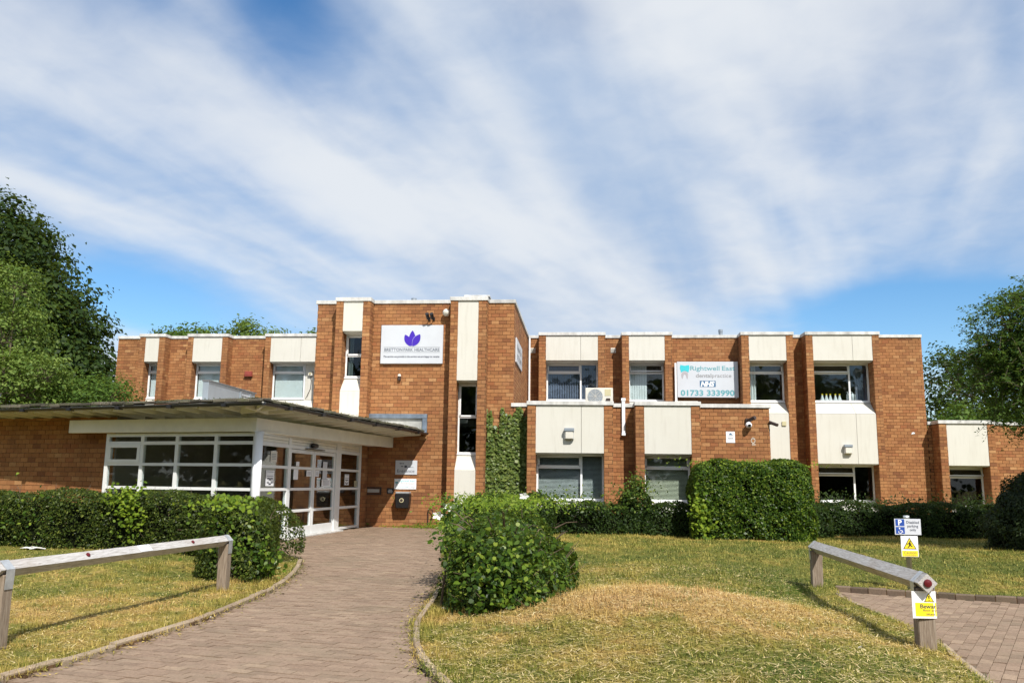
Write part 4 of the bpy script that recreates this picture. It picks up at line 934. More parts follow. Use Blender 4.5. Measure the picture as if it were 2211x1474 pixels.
# --- dental practice sign
FN = fr(0, 29.86)
DS = thing('sign_board', (4.2, 29.86, 4.32), 'white sign with teal tooth reading Rightwell East dental practice NHS 01733 333990', 'sign')
MB().fbox(FN, 3.20, 5.28, 4.325, 5.57, .0, .05).build('board', 'sign_white', DS, .006)
MB().fbox(FN, 3.12, 3.20, 4.10, 5.53, -.03, .02).build('post', 'white', DS, .005)
MB().fbox(FN, 5.18, 5.23, 4.30, 5.5, -.13, -.002).build('bracket', 'galv', DS)
def cap_outline():
    P = []
    for i in range(9): t = i / 8; P.append((.03 + .29 * t, 5.440 + .012 * math.cos(t * 2 * math.pi)))
    P += [(.34, 5.38), (.335, 5.31), (.315, 5.25), (.305, 5.205)]
    for i in range(9): t = i / 8; P.append((.29 - .23 * t, 5.195 + .050 * math.sin(math.pi * t)))
    P += [(.045, 5.205), (.035, 5.25), (.012, 5.31), (.01, 5.38)]; return [(3.29 + s, z) for s, z in P]
MB().plate(FN, cap_outline(), .052, .055).build('tooth_crown', 'teal', DS)
ro = []
for i in range(11): t = i / 10; ro.append((.065 + .225 * t, 5.15 + .072 * math.sin(math.pi * t) ** .7))
ro += [(.292, 5.10), (.285, 5.03), (.275, 4.97), (.25, 4.97)]
for i in range(9): t = i / 8; ro.append((.24 - .125 * t, 5.0 + .13 * math.sin(math.pi * t) ** .6))
ro += [(.105, 4.97), (.08, 4.97), (.07, 5.03), (.062, 5.10)]
MB().plate(FN, [(3.285 + s, z) for s, z in ro], .052, .055).build('tooth_root', 'tooth', DS)
for tx, s0, w0 in (('Rightwell', 3.655, 1.0), ('East', 4.74, .44)): text_mesh(tx, FN, s0, 5.265, .053, .22, 'tealtext', DS, width=w0, bold=.002)
text_mesh('dental', FN, 3.84, 5.02, .053, .19, 'greytext2', DS, width=.53, bold=.003); text_mesh('practice', FN, 4.39, 5.02, .053, .19, 'greytext2', DS, width=.66, bold=.001)
MB().fbox(FN, 3.97, 4.51, 4.69, 4.905, .0515, .053).build('logo_box', 'nhs', DS)
text_mesh('NHS', FN, 3.995, 4.715, .0545, .23, 'white', DS, width=.48, shear=.25, bold=.012)
for tx, s0, w0 in (('01733', 3.31, .77), ('333990', 4.20, .94)): text_mesh(tx, FN, s0, 4.39, .053, .27, 'tealtext', DS, width=w0, bold=.008)
# --- signs by the door
ES = thing('sign_board', (-5.0, 23.98, 1.52), 'white entrance sign on the brick wall above the bin', 'sign')
MB().fbox(FT, -5.32, -4.70, 1.525, 1.92, .01, .035).build('board', 'sign_white', ES, .004)
text_mesh('Entrance', FT, -5.26, 1.585, .036, .125, 'inktext', ES, width=.49)
m = MB(); m.fbox(FT, -5.06, -4.99, 1.72, 1.78, .036, .038); m.build('print', 'inktext', ES)
for a, b, z in ((-5.2, -5.14, 1.82), (-5.12, -5.08, 1.82), (-5.16, -5.09, 1.74), (-4.97, -4.8, 1.725)): MB().fbox(FT, a, b, z, z + .03 if b - a < .1 else z + .012, .036, .038).build('print', 'greytext', ES)
D2 = thing('sign_board', (-5.0, 23.98, 1.12), 'small white dental practice sign under the entrance sign', 'sign')
MB().fbox(FT, -5.335, -4.71, 1.12, 1.41, .01, .035).build('board', 'white', D2, .004)
MB().plate(FT, [(-5.31 + (s - 3.29) * .25, 1.27 + (z - 5.2) * .25) for s, z in cap_outline()], .036, .038).build('tooth_crown', 'tealtext', D2)
MB().plate(FT, [(-5.31 + s * .25, 1.255 + (z - 5.17) * .25) for s, z in ro], .036, .038).build('tooth_root', 'tooth', D2)
text_mesh('Rightwell East', FT, -5.21, 1.325, .036, .075, 'teal', D2, width=.46); text_mesh('dentalpractice', FT, -5.14, 1.265, .036, .05, 'greytext2', D2, width=.36); text_mesh('01733 333990', FT, -5.30, 1.155, .036, .06, 'tealtext', D2, width=.38); text_mesh('NHS', FT, -4.85, 1.155, .036, .045, 'nhs', D2, width=.1, shear=.25)
BN = thing('litter_bin', (-5.04, 23.86, .6), 'black wall mounted litter bin under the entrance signs', 'bin')
m = MB(); m.hexa([(-5.22, 23.70, .60), (-4.86, 23.70, .60), (-4.86, 23.99, .60), (-5.22, 23.99, .60), (-5.25, 23.66, 1.0), (-4.83, 23.66, 1.0), (-4.83, 23.99, 1.0), (-5.25, 23.99, 1.0)]); m.build('body', 'black', BN, .02)
MB().box(-5.23, -4.85, 23.68, 23.985, 1.002, 1.05).build('ash_tray', 'galv', BN, .01); m = MB(); m.lathe((-5.05, 23.672, .82), [(.062, -.006), (.062, .006)], (0, -1, .1), 20); m.build('emblem', 'beige', BN); m = MB(); m.lathe((-5.05, 23.664, .82), [(.042, -.006), (.042, .004)], (0, -1, .1), 16); m.build('emblem_centre', 'darkbrown', BN)
LB = thing('letter_box', (-5.93, 24, .95), 'brown framed letter plate in the brick wall beside the doors', 'letter box')
m = MB(); m.fbox(FT, -6.16, -5.70, .96, 1.0, .0, .04); m.fbox(FT, -6.16, -5.70, 1.13, 1.17, 0, .04); m.fbox(FT, -6.16, -6.12, 1.0, 1.13, 0, .04); m.fbox(FT, -5.74, -5.70, 1.0, 1.13, 0, .04); m.build('frame', 'darkbrown', LB, .004); MB().fbox(FT, -6.10, -5.76, 1.02, 1.115, .0, .02).build('flap', 'grey_plastic', LB, .006)
NB = thing('notice', (-5.45, 24, .98), 'small black notice on the brick wall left of the bin', 'notice'); MB().fbox(FT, -5.54, -5.35, .985, 1.15, .01, .02).build('board', 'black', NB)
for z, a in ((1.09, .10), (1.055, .13), (1.02, .12)): MB().fbox(FT, -5.445 - a / 2, -5.445 + a / 2, z, z + .014, .021, .023).build('print', 'white', NB)
HB = thing('hose_tap', (-4.3, 24, .16), 'dark pipe and tap low on the brick wall right of the bin', 'tap'); m = MB(); m.tube([(-4.35, 23.96, .12), (-4.35, 23.95, .55), (-4.33, 23.90, .58)], .014, 8); m.build('pipe', 'darkbrown', HB); m = MB(); m.tube([(-4.33, 23.93, .58), (-4.22, 23.90, .56), (-4.20, 23.9, .42), (-4.27, 23.9, .30), (-4.24, 23.92, .20)], .012, 8); m.build('hose', 'black', HB)
# --- wall lights and cameras
def bulkhead(label, s, z, yF):
    F = fr(0, yF); t = thing('wall_light', (s, yF, z - .15), label, 'light', 'square bulkhead lights on the cream panels')
    MB().fbox(F, s - .13, s + .13, z - .15, z + .15, .0, .10).build('housing', 'grey_plastic', t, .02); MB().fbox(F, s - .105, s + .105, z - .135, z + .06, .10, .135).build('diffuser', 'offwhite', t, .015); MB().fbox(F, s - .135, s + .135, z + .07, z + .16, .02, .15).build('hood', 'metal_grey', t, .01)
bulkhead('square grey bulkhead light on the front block panel', -.42, 2.66, 23.40); bulkhead('square grey bulkhead light on the right wing panel below the bottles', 8.70, 2.57, 29.40)
def spot(label, s, z):
    t = thing('spot_light', (s, 24, z), label, 'light', 'black twin spotlights above the lotus sign'); m = MB(); m.fbox(FT, s - .03, s + .03, z - .05, z + .05, 0, .05); m.build('bracket', 'black', t); m = MB(); m.tube([W(FT, s, z, .05), W(FT, s - .01, z + .02, .22)], .013, 8); m.build('arm', 'black', t); m = MB(); m.tube([W(FT, s - .01, z - .03, .16), W(FT, s - .03, z + .10, .30)], [.045, .055], 12); m.build('lamp_head', 'black', t)
spot('left black spotlight over the lotus sign', -4.47, 5.98); spot('right black spotlight over the lotus sign', -4.34, 5.98)
GLB = thing('globe_light', (-3.95, 24, 6.1), 'round white globe light beside the tall panel of the tower', 'light'); m = MB(); m.lathe(W(FT, -3.96, 6.14, .02), [(.07, 0), (.07, .05)], (0, -1, 0), 16); m.build('base', 'grey_plastic', GLB); m = MB(); m.lathe(W(FT, -3.96, 6.14, .14), [(.11 * math.sin(t), -.11 * math.cos(t)) for t in np.linspace(.25, 3.0, 9)], (0, -1, 0), 18); m.smooth = True; m.build('globe', 'offwhite', GLB)
SL = thing('wall_light', (-5.28, 24, 4.2), 'small dark wall light below the lotus sign', 'light'); MB().fbox(FT, -5.33, -5.25, 4.18, 4.30, 0, .09).build('housing', 'darkbrown', SL, .01); m = MB(); m.lathe(W(FT, -5.29, 4.33, .06), [(.05, -.03), (.05, .0), (.03, .035)], (0, 0, 1), 12); m.build('cap', 'offwhite', SL)
RA = thing('alarm_box', (-12.2, 30, 5.0), 'red alarm box on the left wing wall', 'alarm'); MB().fbox(FW, -12.33, -12.06, 5.08, 5.22, 0, .10).build('housing', 'red_alarm', RA, .01); MB().fbox(FW, -12.35, -12.04, 5.03, 5.075, 0, .12).build('lip', 'red_alarm', RA, .01)
CL = thing('junction_box', (-9.8, 29.96, 5.0), 'cream sensor box with dangling cable on the left wing window', 'sensor'); MB().fbox(FW, -9.95, -9.79, 5.06, 5.22, .055, .14).build('housing', 'offwhite', CL, .01); m = MB(); m.lathe(W(FW, -9.87, 5.14, .14), [(.04, 0), (.03, .03)], (0, -1, 0), 12); m.build('lens', 'beige', CL); m = MB(); m.tube([W(FW, -9.87, 5.05, .08), W(FW, -9.83, 4.9, .07), W(FW, -9.85, 4.6, .07), W(FW, -9.95, 4.35, .08), W(FW, -10.02, 4.24, .07)], .012, 6); m.build('cable', 'darkbrown', CL)
# dome camera, bullet cameras
DC = thing('security_camera', (4.5, 24, 2.95), 'white dome camera with dark floodlight on the front block brickwork', 'camera')
MB().fbox(FT, 4.40, 4.52, 3.04, 3.16, 0, .08).build('bracket', 'darkbrown', DC, .01); m = MB(); m.tube([W(FT, 4.46, 3.09, .06), W(FT, 4.62, 3.17, .26)], [.05, .055], 12); m.build('lamp_head', 'darkbrown', DC); m = MB(); m.lathe(W(FT, 4.47, 2.97, .14), [(.09 * math.sin(t), -.09 * math.cos(t)) for t in np.linspace(.2, 2.9, 9)], (.1, -1, -.2), 16); m.smooth = True; m.build('dome', 'white', DC); m = MB(); m.lathe(W(FT, 4.475, 2.955, .215), [(.045, 0), (.035, .02)], (.1, -1, -.2), 14); m.build('lens', 'black', DC)
BC = thing('security_camera', (5.07, 24.05, 3.0), 'dark bullet camera at the corner of the front block', 'camera'); m = MB(); m.tube([(5.05, 23.98, 3.06), (5.22, 23.78, 2.97)], .045, 12); m.build('body', 'darkbrown', BC); MB().box(5.05, 5.10, 24.0, 24.06, 3.0, 3.10).build('bracket', 'darkbrown', BC)
tag(MB().fbox(fr(0, 29.4), 6.60, 6.74, 3.34, 3.49, .0, .03).build('vent_plate', 'beige', None, .006), 'square beige vent plate on the lower cream panel beside the corner camera', 'vent')
NT = thing('notice', (4.0, 24, 2.49), 'white notice with dark emblem on the front block brickwork', 'notice'); MB().fbox(FT, 3.87, 4.11, 2.495, 2.80, .01, .02).build('board', 'white', NT)
MB().plate(FT, [(3.94, 2.71), (3.985, 2.765), (4.03, 2.73), (4.055, 2.705)], .021, .023).build('emblem', 'nhs', NT)
for z, a in ((2.68, .12), (2.62, .15), (2.60, .13)): MB().fbox(FT, 3.99 - a / 2, 3.99 + a / 2, z, z + .008, .021, .023).build('print', 'greytext', NT)
tag(MB().plate(FW, [(10.99, 3.12), (11.12, 3.15), (11.08, 3.20), (11.02, 3.19)], .01, .02).build('paint_mark', 'white'), 'white chip of paint on the brick wall near the right corner', 'mark')
m = MB()
for a in np.linspace(0, 2 * math.pi, 11)[:-1]: m.fbox(FT, 4.6 + .05 * math.cos(a) - .012, 4.6 + .05 * math.cos(a) + .012, 2.56 + .07 * math.sin(a) - .012, 2.56 + .07 * math.sin(a) + .012, .009, .012)
m.fbox(FT, 4.585, 4.625, 2.60, 2.63, .009, .012); m.fbox(FT, 4.56, 4.66, 2.44, 2.46, .009, .012)
tag(m.build('paint_mark', 'offwhite'), 'faint white scribble on the front block brickwork below the camera', 'mark')
# side sign on the tower
SS = thing('sign_board', (-2.0, 25.6, 4.8), 'pale sign on the side wall of the tower seen edge on', 'sign'); FSS = (-2.02, 24, 0, 1, 1, 0); MB().fbox(FSS, .48, 2.7, 4.80, 5.52, .012, .05).build('board', 'sign_white', SS, .006); text_mesh('Rightwell East', FSS, .75, 5.2, .052, .25, 'greytext', SS, width=1.6); text_mesh('01733 333990', FSS, .75, 4.92, .052, .22, 'greytext', SS, width=1.6)
# vents, pipes
for s, lb in ((-1.83, 'small square wall vent beside the tower'), (1.01, 'small square wall vent between the first and second upper bays')):
    t = thing('wall_vent', (s, 30, 5.9), lb, 'vent'); MB().fbox(FW, s - .09, s + .09, 5.90, 6.08, 0, .03).build('frame', 'offwhite', t, .004)
    for k in range(4): MB().fbox(FW, s - .07, s + .07, 5.925 + k * .037, 5.938 + k * .037, .03, .045).build('slat', 'grey_plastic', t)
m = MB(); m.tube([(-1.95, 29.94, 3.4), (-1.95, 29.94, 6.42)], .035, 10); tag(m.build('downpipe', 'white'), 'thin white pipe in the corner beside the tower', 'pipe')
DP = thing('downpipe', (1.07, 23.95, 2.7), 'short square white downpipe between the front block bays', 'pipe'); MB().fbox(FT, 1.03, 1.12, 2.72, 3.66, .008, .09).build('pipe', 'white', DP, .006); MB().fbox(FT, 1.02, 1.13, 2.66, 2.73, .006, .12).build('shoe', 'white', DP, .006); MB().fbox(FT, 1.015, 1.135, 3.62, 3.70, .004, .10).build('hopper', 'white', DP, .006)
for (x, y, z0, z1, lb) in ((-5.36, 26, 6.25, 7.03, 'grey vent pipe on the tower roof'), (5.23, 33, 6.25, 7.27, 'grey vent pipe on the right wing roof')):
    m = MB(); m.lathe((x, y, 0), [(.075, z0), (.075, z1 - .1), (.085, z1 - .1), (.085, z1)], seg=12); tag(m.build('vent_pipe', 'metal_grey'), lb, 'pipe')
RC = thing('roof_hatch', (-3.2, 25.2, 6.3), 'low grey roof hatch on top of the tower', 'hatch'); MB().box(-3.5, -2.85, 24.6, 25.6, 6.3, 6.74).build('kerb', 'metal_grey', RC); MB().box(-3.56, -2.79, 24.52, 25.66, 6.74, 6.80).build('lid', 'coping', RC, .01)
# air conditioning units
def ac_unit(x0, x1, y, z0, z1, label):
    t = thing('air_conditioner', ((x0 + x1) / 2, y, z0), label, 'air conditioner'); F = fr(0, y)
    MB().fbox(F, x0, x1, z0, z1, -.32, 0).build('casing', 'offwhite', t, .015); c = x0 + (x1 - x0) * .36; r = min((z1 - z0) * .44, .25); zc = (z0 + z1) / 2
    m = MB(); m.lathe(W(F, c, zc, .001), [(r, 0), (r, .006)], (0, -1, 0), 24); m.build('fan_opening', 'metal_grey', t)
    m = MB()
    for k in range(1, 6):
        rr = r * k / 5.3; P = [W(F, c + rr * math.cos(a), zc + rr * math.sin(a), .012) for a in np.linspace(0, 2 * math.pi, 21)]; m.tube(P, .004, 4, False)
    for a in np.linspace(0, 2 * math.pi, 9)[:-1]: m.tube([W(F, c, zc, .012), W(F, c + r * math.cos(a), zc + r * math.sin(a), .012)], .004, 4)
    m.build('fan_grille', 'offwhite', t)
    m = MB(); m.fbox(F, x1 - .24, x1 - .06, zc + .02, z1 - .04, .0, .006); m.build('louvre_panel', 'beige', t); m = MB(); m.fbox(F, x1 - .20, x1 - .08, z0 + .10, z0 + .2, 0, .07); m.build('valve_box', 'darkbrown', t, .01)
    for k in (x0 + .12, x1 - .12): MB().fbox(F, k - .03, k + .03, z0 - .12, z0, -.3, -.02).build('foot', 'black', t)
ac_unit(.02, .83, 25.2, 3.62, 4.13, 'white air conditioning unit with round fan on the front block roof')
ac_unit(2.62, 3.30, 25.2, 3.34, 3.75, 'pale air conditioning unit half hidden behind the front block coping')
# bottles on the window sill of the last upper bay
for k, (x, kind) in enumerate(((8.16, 0), (8.30, 0), (8.43, 0), (8.60, 0), (8.74, 0), (9.02, 1), (9.17, 1), (9.30, 1))):
    lbl = ('%s flask with yellow stopper from the left on the upper right window sill' % ('first', 'second', 'third', 'fourth', 'fifth')[k]) if kind == 0 else ('%s white pump bottle from the left on the upper right window sill' % ('first', 'second', 'third')[k - 5])
    t = thing('bottle', (x, 30.12, 4.2), lbl, 'bottle', ('flasks with yellow stoppers', 'white pump bottles')[kind])
    m = MB(); m.smooth = True
    if kind == 0: m.lathe((x, 30.14, 4.256), [(.07, 0), (.07, .03), (.028, .17), (.025, .20)], seg=12); m.build('flask', 'white', t); m = MB(); m.lathe((x, 30.14, 4.456), [(.03, 0), (.034, .045)], seg=10); m.build('stopper', 'yellow', t)
    else: m.lathe((x, 30.14, 4.256), [(.055, 0), (.055, .22), (.03, .26)], seg=12); m.build('body', 'white', t); m = MB(); m.tube([(x, 30.14, 4.51), (x, 30.14, 4.57), (x - .05, 30.14, 4.57)], .01, 6); m.build('pump', 'white', t)
MB().box(7.75, 9.68, 30.05, 30.25, 4.215, 4.254).build('inner_sill', 'white', HX)
# ------------------------------------------------------------------ vegetation
def unit(v): return v / np.maximum(1e-9, np.linalg.norm(v, axis=1))[:, None]
def leaf_quads(P, Nn, ln, wd, spread=.9, fold=.25):
    n = len(P); nn = unit(Nn + RNG.normal(0, spread, (n, 3)) * .6); r = RNG.normal(0, 1, (n, 3)); t = unit(r - (r * nn).sum(1)[:, None] * nn); b = np.cross(nn, t)
    k_ = np.clip(RNG.lognormal(-.05, .30, n), .45, 1.8); l = ln * k_; w = wd * k_ * RNG.uniform(.75, 1.15, n); l = l[:, None]; w = w[:, None]
    return np.stack([P - t * l * .5, P + b * w * .5 - t * l * .08 + nn * w * fold, P + t * l * .5, P - b * w * .5 - t * l * .08 + nn * w * fold], 1)
def leaf_hex(P, Nn, ln, wd, spread=.9):
    n = len(P); nn = unit(Nn + RNG.normal(0, spread, (n, 3)) * .6); r = RNG.normal(0, 1, (n, 3)); t = unit(r - (r * nn).sum(1)[:, None] * nn); b = np.cross(nn, t)
    l = (ln * RNG.uniform(.55, 1.25, n))[:, None]; w = (wd * RNG.uniform(.7, 1.15, n))[:, None]
    return np.stack([P - t * l * .5, P - t * l * .22 + b * w * .46 + nn * w * .16, P + t * l * .16 + b * w * .40 + nn * w * .14, P + t * l * .5 - nn * l * .12, P + t * l * .16 - b * w * .40 + nn * w * .14, P - t * l * .22 - b * w * .46 + nn * w * .16], 1)
def lump(P, amp, f=1.0, ph=0.0):
    x, y, z = P[:, 0] * f + ph, P[:, 1] * f + ph * 1.7, P[:, 2] * f + ph * .6
    return amp * (np.sin(x * 3.1 + 1.3 * np.sin(y * 2.3)) * .4 + np.sin(y * 3.7 + z * 2.1) * .3 + np.sin(z * 5.3 + x * 4.1 + y) * .3 + np.sin(x * 9.1 + z * 8.3) * .18 + np.sin(y * 11.3 - z * 7.1 + x * 3) * .16)
def sq_points(n, c, hx, hy, h, ang, p, amp, ph, jitter):
    """points and normals on a rounded box standing on the ground at c"""
    A = np.array([4 * hy * h * .5, 4 * hy * h * .5, 4 * hx * h * .5, 4 * hx * h * .5, 4 * hx * hy]); A = A / A.sum(); f = RNG.choice(5, n, p=A)
    a = RNG.uniform(-1, 1, n); b = RNG.uniform(0, 1, n); q = np.zeros((n, 3))
    for k, (i, s) in enumerate(((0, 1), (0, -1), (1, 1), (1, -1))):
        m = f == k; q[m, i] = s; q[m, 1 - i] = a[m]; q[m, 2] = b[m]
    m = f == 4; q[m, 0] = a[m]; q[m, 1] = b[m] * 2 - 1; q[m, 2] = 1
    r = (np.abs(q) ** p).sum(1) ** (1 / p); qn = q / r[:, None]
    N = np.sign(qn) * np.abs(qn) ** (p - 1) / np.array([hx, hy, h])
    ca, sa = math.cos(ang), math.sin(ang); R = np.array([[ca, -sa, 0], [sa, ca, 0], [0, 0, 1]]); N = unit(N @ R.T)
    P = (qn * np.array([hx, hy, h])) @ R.T + np.array(c); P = P + N * lump(P, amp, 1.0, ph)[:, None]
    P = P - N * (np.abs(RNG.normal(0, jitter, n)))[:, None]; return P, N
def sq_core(c, hx, hy, h, ang, p, amp, ph, sc=.9, nu=28, nv=10):
    mb = MB(); ca, sa = math.cos(ang), math.sin(ang); V = []
    for j in range(nv + 1):
        for i in range(nu):
            t = 2 * math.pi * i / nu; e = (j / nv) * math.pi / 2; d = np.array([math.cos(t) * math.cos(e), math.sin(t) * math.cos(e), math.sin(e)])
            r = (np.abs(d) ** p).sum() ** (1 / p); q = d / r * np.array([hx * sc, hy * sc, h * (sc + .02)]); V.append((q[0] * ca - q[1] * sa + c[0], q[0] * sa + q[1] * ca + c[1], q[2] + c[2] - .03))
    mb.v = V
    for j in range(nv):
        for i in range(nu): i2 = (i + 1) % nu; mb.f.append((j * nu + i, j * nu + i2, (j + 1) * nu + i2, (j + 1) * nu + i))
    return mb
def hedge(name, label, cat, segs, density, leaf, mat, p=5, amp=.05, jitter=.035, group=None, spread=.9, tops=None):
    """segs: (cx, cy, hx, hy, h, ang). leaves of one mesh over a solid core painted near-black as inner shade"""
    t = thing(name, (segs[0][0], segs[0][1], float(gz(segs[0][0], segs[0][1]))), label, cat, group)
    Vs, Cs = [], []
    for i, (cx, cy, hx, hy, h, ang) in enumerate(segs):
        c = (cx, cy, float(gz(cx, cy)) - .03); area = 4 * (hx + hy) * h + 4 * hx * hy; n = int(area * density)
        P, N = sq_points(n, c, hx, hy, h, ang, p, amp, i * 1.3, jitter)
        keep = np.ones(n, bool)
        for j, (dx, dy, ex, ey, h2, a2) in enumerate(segs):
            if j == i: continue
            ca, sa = math.cos(-a2), math.sin(-a2); qx = (P[:, 0] - dx) * ca - (P[:, 1] - dy) * sa; qy = (P[:, 0] - dx) * sa + (P[:, 1] - dy) * ca
            keep &= ~((np.abs(qx / ex) ** p + np.abs(qy / ey) ** p + np.abs((P[:, 2] - float(gz(dx, dy))) / h2) ** p) < .70)
        P, N = P[keep], N[keep]; N = N + np.array([0, 0, .25]); g = lump(P * 2.6, 1.0, 1.0, i * 2.1); kp = RNG.random(len(P)) < np.clip(.62 + .55 * g, .10, 1); P, N = P[kp], N[kp]
        Vs.append(leaf_quads(P, N, leaf[0], leaf[1], spread))
        sq_core(c, hx, hy, h, ang, p, amp, 0, .92 - min(.26, amp * 1.6)).build('shade_core', 'hedge_core', t)
    f = np_mesh('foliage', np.concatenate(Vs), 4, mat, t); f['kind'] = 'stuff'
    tw = []
    for (cx, cy, hx, hy, h, ang) in segs:
        P, N = sq_points(int(10 + 14 * hx * 2), (cx, cy, float(gz(cx, cy)) - .03), hx * .9, hy * .9, h * .92, ang, p, 0, 0, .02)
        for q, nn in zip(P, N): d = nn + RNG.normal(0, .5, 3) + np.array([0, 0, .5]); d = d / np.linalg.norm(d); tw.append([tuple(q), tuple(q + d * .10), tuple(q + d * .2 + RNG.normal(0, .02, 3))])
    stems(t, tw, .005, name='twigs')
    return t
def sprigs(parent, mat, centres, n_each, rad_, leaf, name='shoots', up=.2):
    V = []
    for c in centres:
        n = n_each; P = np.array(c[:3]) + RNG.normal(0, 1, (n, 3)) * np.array(c[3] if len(c) > 3 else rad_); N = np.tile([.1, -.7, .6], (n, 1)); V.append((leaf_hex if leaf[1] >= .05 else leaf_quads)(P, N, leaf[0], leaf[1], .8))
    o = np_mesh(name, np.concatenate(V), 6 if leaf[1] >= .05 else 4, mat, parent); o['kind'] = 'stuff'; return o
def stems(parent, runs, r=.006, mat='twig', name='stem'):
    m = MB()
    for p in runs: m.tube(p, np.linspace(r, r * .4, len(p)).tolist(), 5)
    o = m.build(name, mat, parent); o['kind'] = 'stuff'; return o
# left L-shaped box hedge
hL = hedge('clipped_hedge', 'long dark green clipped hedge below the porch windows', 'hedge', [(-5.18, 12.85, .52, 1.05, 1.10, rad(17)), (-9.0, 14.75, 4.15, .55, 1.0, rad(-4)), (-12.6, 15.2, .9, .75, 1.22, 0), (-4.85, 11.95, .38, .28, .5, 0)], 4300, (.040, .022), 'leaf_hedge', 5, .075, .06)
sprigs(hL, 'leaf_lime', [(-7.75, 14.05, 1.02, (.18, .07, .10)), (-7.6, 13.98, .75, (.16, .05, .22)), (-5.25, 12.5, .98, (.22, .30, .05)), (-5.1, 12.0, .85, (.22, .06, .12))], 170, .2, (.075, .055))
sprigs(hL, 'leaf_box', [(-4.85, 11.78, .35, (.26, .05, .22)), (-4.45, 11.95, .18, (.12, .10, .14)), (-10.2, 14.2, .6, (.6, .06, .25)), (-12.5, 14.4, 1.1, (.5, .2, .15))], 190, .2, (.075, .052), 'bramble_leaves')
stems(hL, [[(-4.9, 11.85, .02), (-4.85, 11.78, .35), (-4.95, 11.8, .6)], [(-4.7, 11.83, .0), (-4.62, 11.76, .3), (-4.5, 11.8, .55)]])
# hedge running from the foreground bush to the tower
hB = hedge('overgrown_hedge', 'rounded overgrown bush and hedge beside the path in front of the tower', 'hedge', [(-.92, 10.25, .72, 1.0, .86, rad(-4)), (-.50, 10.35, .48, .72, .70, 0), (-.80, 9.45, .50, .48, .50, 0), (-1.12, 11.3, .58, .8, .98, 0), (-1.15, 12.9, .76, 1.45, 1.08, rad(6)), (-1.5, 15.3, .82, 1.7, 1.06, rad(6)), (-1.95, 18.4, .82, 1.8, 1.06, rad(6))], 4000, (.045, .026), 'leaf_bush', 2.3, .17, .085)
sprigs(hB, 'leaf_lime', [(-1.2, 13.3, 1.0, (.5, 1.0, .05)), (-1.5, 15.8, 1.0, (.5, 1.3, .05)), (-1.9, 18.5, 1.0, (.5, 1.2, .06)), (-1.85, 12.1, .75, (.10, .4, .15))], 800, .2, (.05, .022), 'fresh_shoots')
sprigs(hB, 'leaf_box', [(-.78, 9.05, .18, (.20, .08, .12)), (-.95, 9.12, .38, (.15, .08, .10)), (-.62, 9.35, .5, (.22, .08, .18)), (-1.62, 10.4, .6, (.06, .25, .18)), (-1.78, 11.8, .85, (.08, .3, .12)), (-.9, 9.3, .6, (.25, .08, .13))], 190, .2, (.072, .05), 'bramble_leaves')
runs = []
for k in range(26):
    a = random.uniform(0, 6.28); c = Vector((-.9 + .55 * math.cos(a), 10.3 + .7 * math.sin(a), random.uniform(.5, .95))); d = Vector((math.cos(a), math.sin(a) * 1, random.uniform(.2, 1.2))).normalized(); L = random.uniform(.15, .32)
    runs.append([c, c + d * L * .5, c + d * L + Vector((0, 0, -.08 * random.random()))])
for k in range(10):
    x = random.uniform(-1.7, -1.2); y = random.uniform(9.5, 10.6); runs.append([(x, y, -.08), (x + .03, y + .02, .25), (x + random.uniform(.05, .2), y + .05, .55)])
stems(hB, runs, .008)
fl = MB()
for (x, y, z) in ((-1.88, 11.9, .98), (-1.95, 11.5, .88), (-.95, 13.6, 1.12)):
    for k in range(5):
        a = k * 1.257; fl.poly([(x, y, z), (x + .06 * math.cos(a - .5), y - .02, z + .045 * math.sin(a - .5)), (x + .085 * math.cos(a), y - .03, z + .06 * math.sin(a)), (x + .06 * math.cos(a + .5), y - .02, z + .045 * math.sin(a + .5))])
fo = fl.build('blossom', 'flower', hB); fo['kind'] = 'stuff'
hC = hedge('low_hedge', 'low dark hedge under the front block windows', 'hedge', [(.1, 22.2, 1.75, .5, .78, 0), (1.25, 22.3, .42, .45, 1.08, 0), (2.2, 22.1, .85, .5, .82, 0), (-1.55, 21.9, .9, .8, .98, 0)], 2600, (.055, .034), 'leaf_dark', 4, .10, .05)
sprigs(hC, 'leaf_bush', [(-.8, 21.5, .95, (.5, .2, .12)), (1.2, 21.9, 1.1, (.3, .2, .15)), (.2, 21.8, .75, (.9, .2, .1)), (1.35, 22.0, 1.3, (.12, .1, .15))], 420, .2, (.07, .04), 'shoots')
hT = hedge('tall_hedge', 'tall square green hedge in front of the brick block corner', 'hedge', [(3.98, 21.35, 1.42, .85, 1.86, rad(-5))], 4200, (.060, .036), 'leaf_box', 7, .085, .085)
sprigs(hT, 'leaf_lime', [(2.75, 20.5, .35, (.14, .10, .25)), (2.65, 20.55, .8, (.10, .08, .2))], 130, .2, (.11, .08), 'climber_leaves')
sprigs(hT, 'leaf_lime', [(3.9, 21.3, 1.84, (.7, .4, .05))], 900, .2, (.06, .03), 'fresh_shoots')
hD = hedge('shaded_hedge', 'dark shaded hedge below the right wing ground floor windows', 'hedge', [(7.3, 23.5, 2.2, .6, .86, 0), (9.9, 23.4, 1.5, .65, .92, 0), (5.7, 22.9, .5, .6, .9, 0)], 2300, (.055, .034), 'leaf_dark', 4.5, .09, .05)
sprigs(hD, 'leaf_dark', [(6.3, 23.2, .95, (.5, .2, .14)), (8.2, 23.2, .92, (.9, .2, .10)), (10.0, 23.1, .98, (.6, .2, .12))], 500, .2, (.08, .03), 'shoots')
hedge('yew_bush', 'big dark evergreen bush at the right edge', 'bush', [(9.55, 19.2, 1.05, 1.1, 1.75, 0), (10.2, 19.0, .9, 1.1, 2.5, .4), (11.4, 19.2, 1.3, 1.2, 2.9, 0)], 2100, (.075, .03), 'leaf_yew', 2.0, .34, .13)
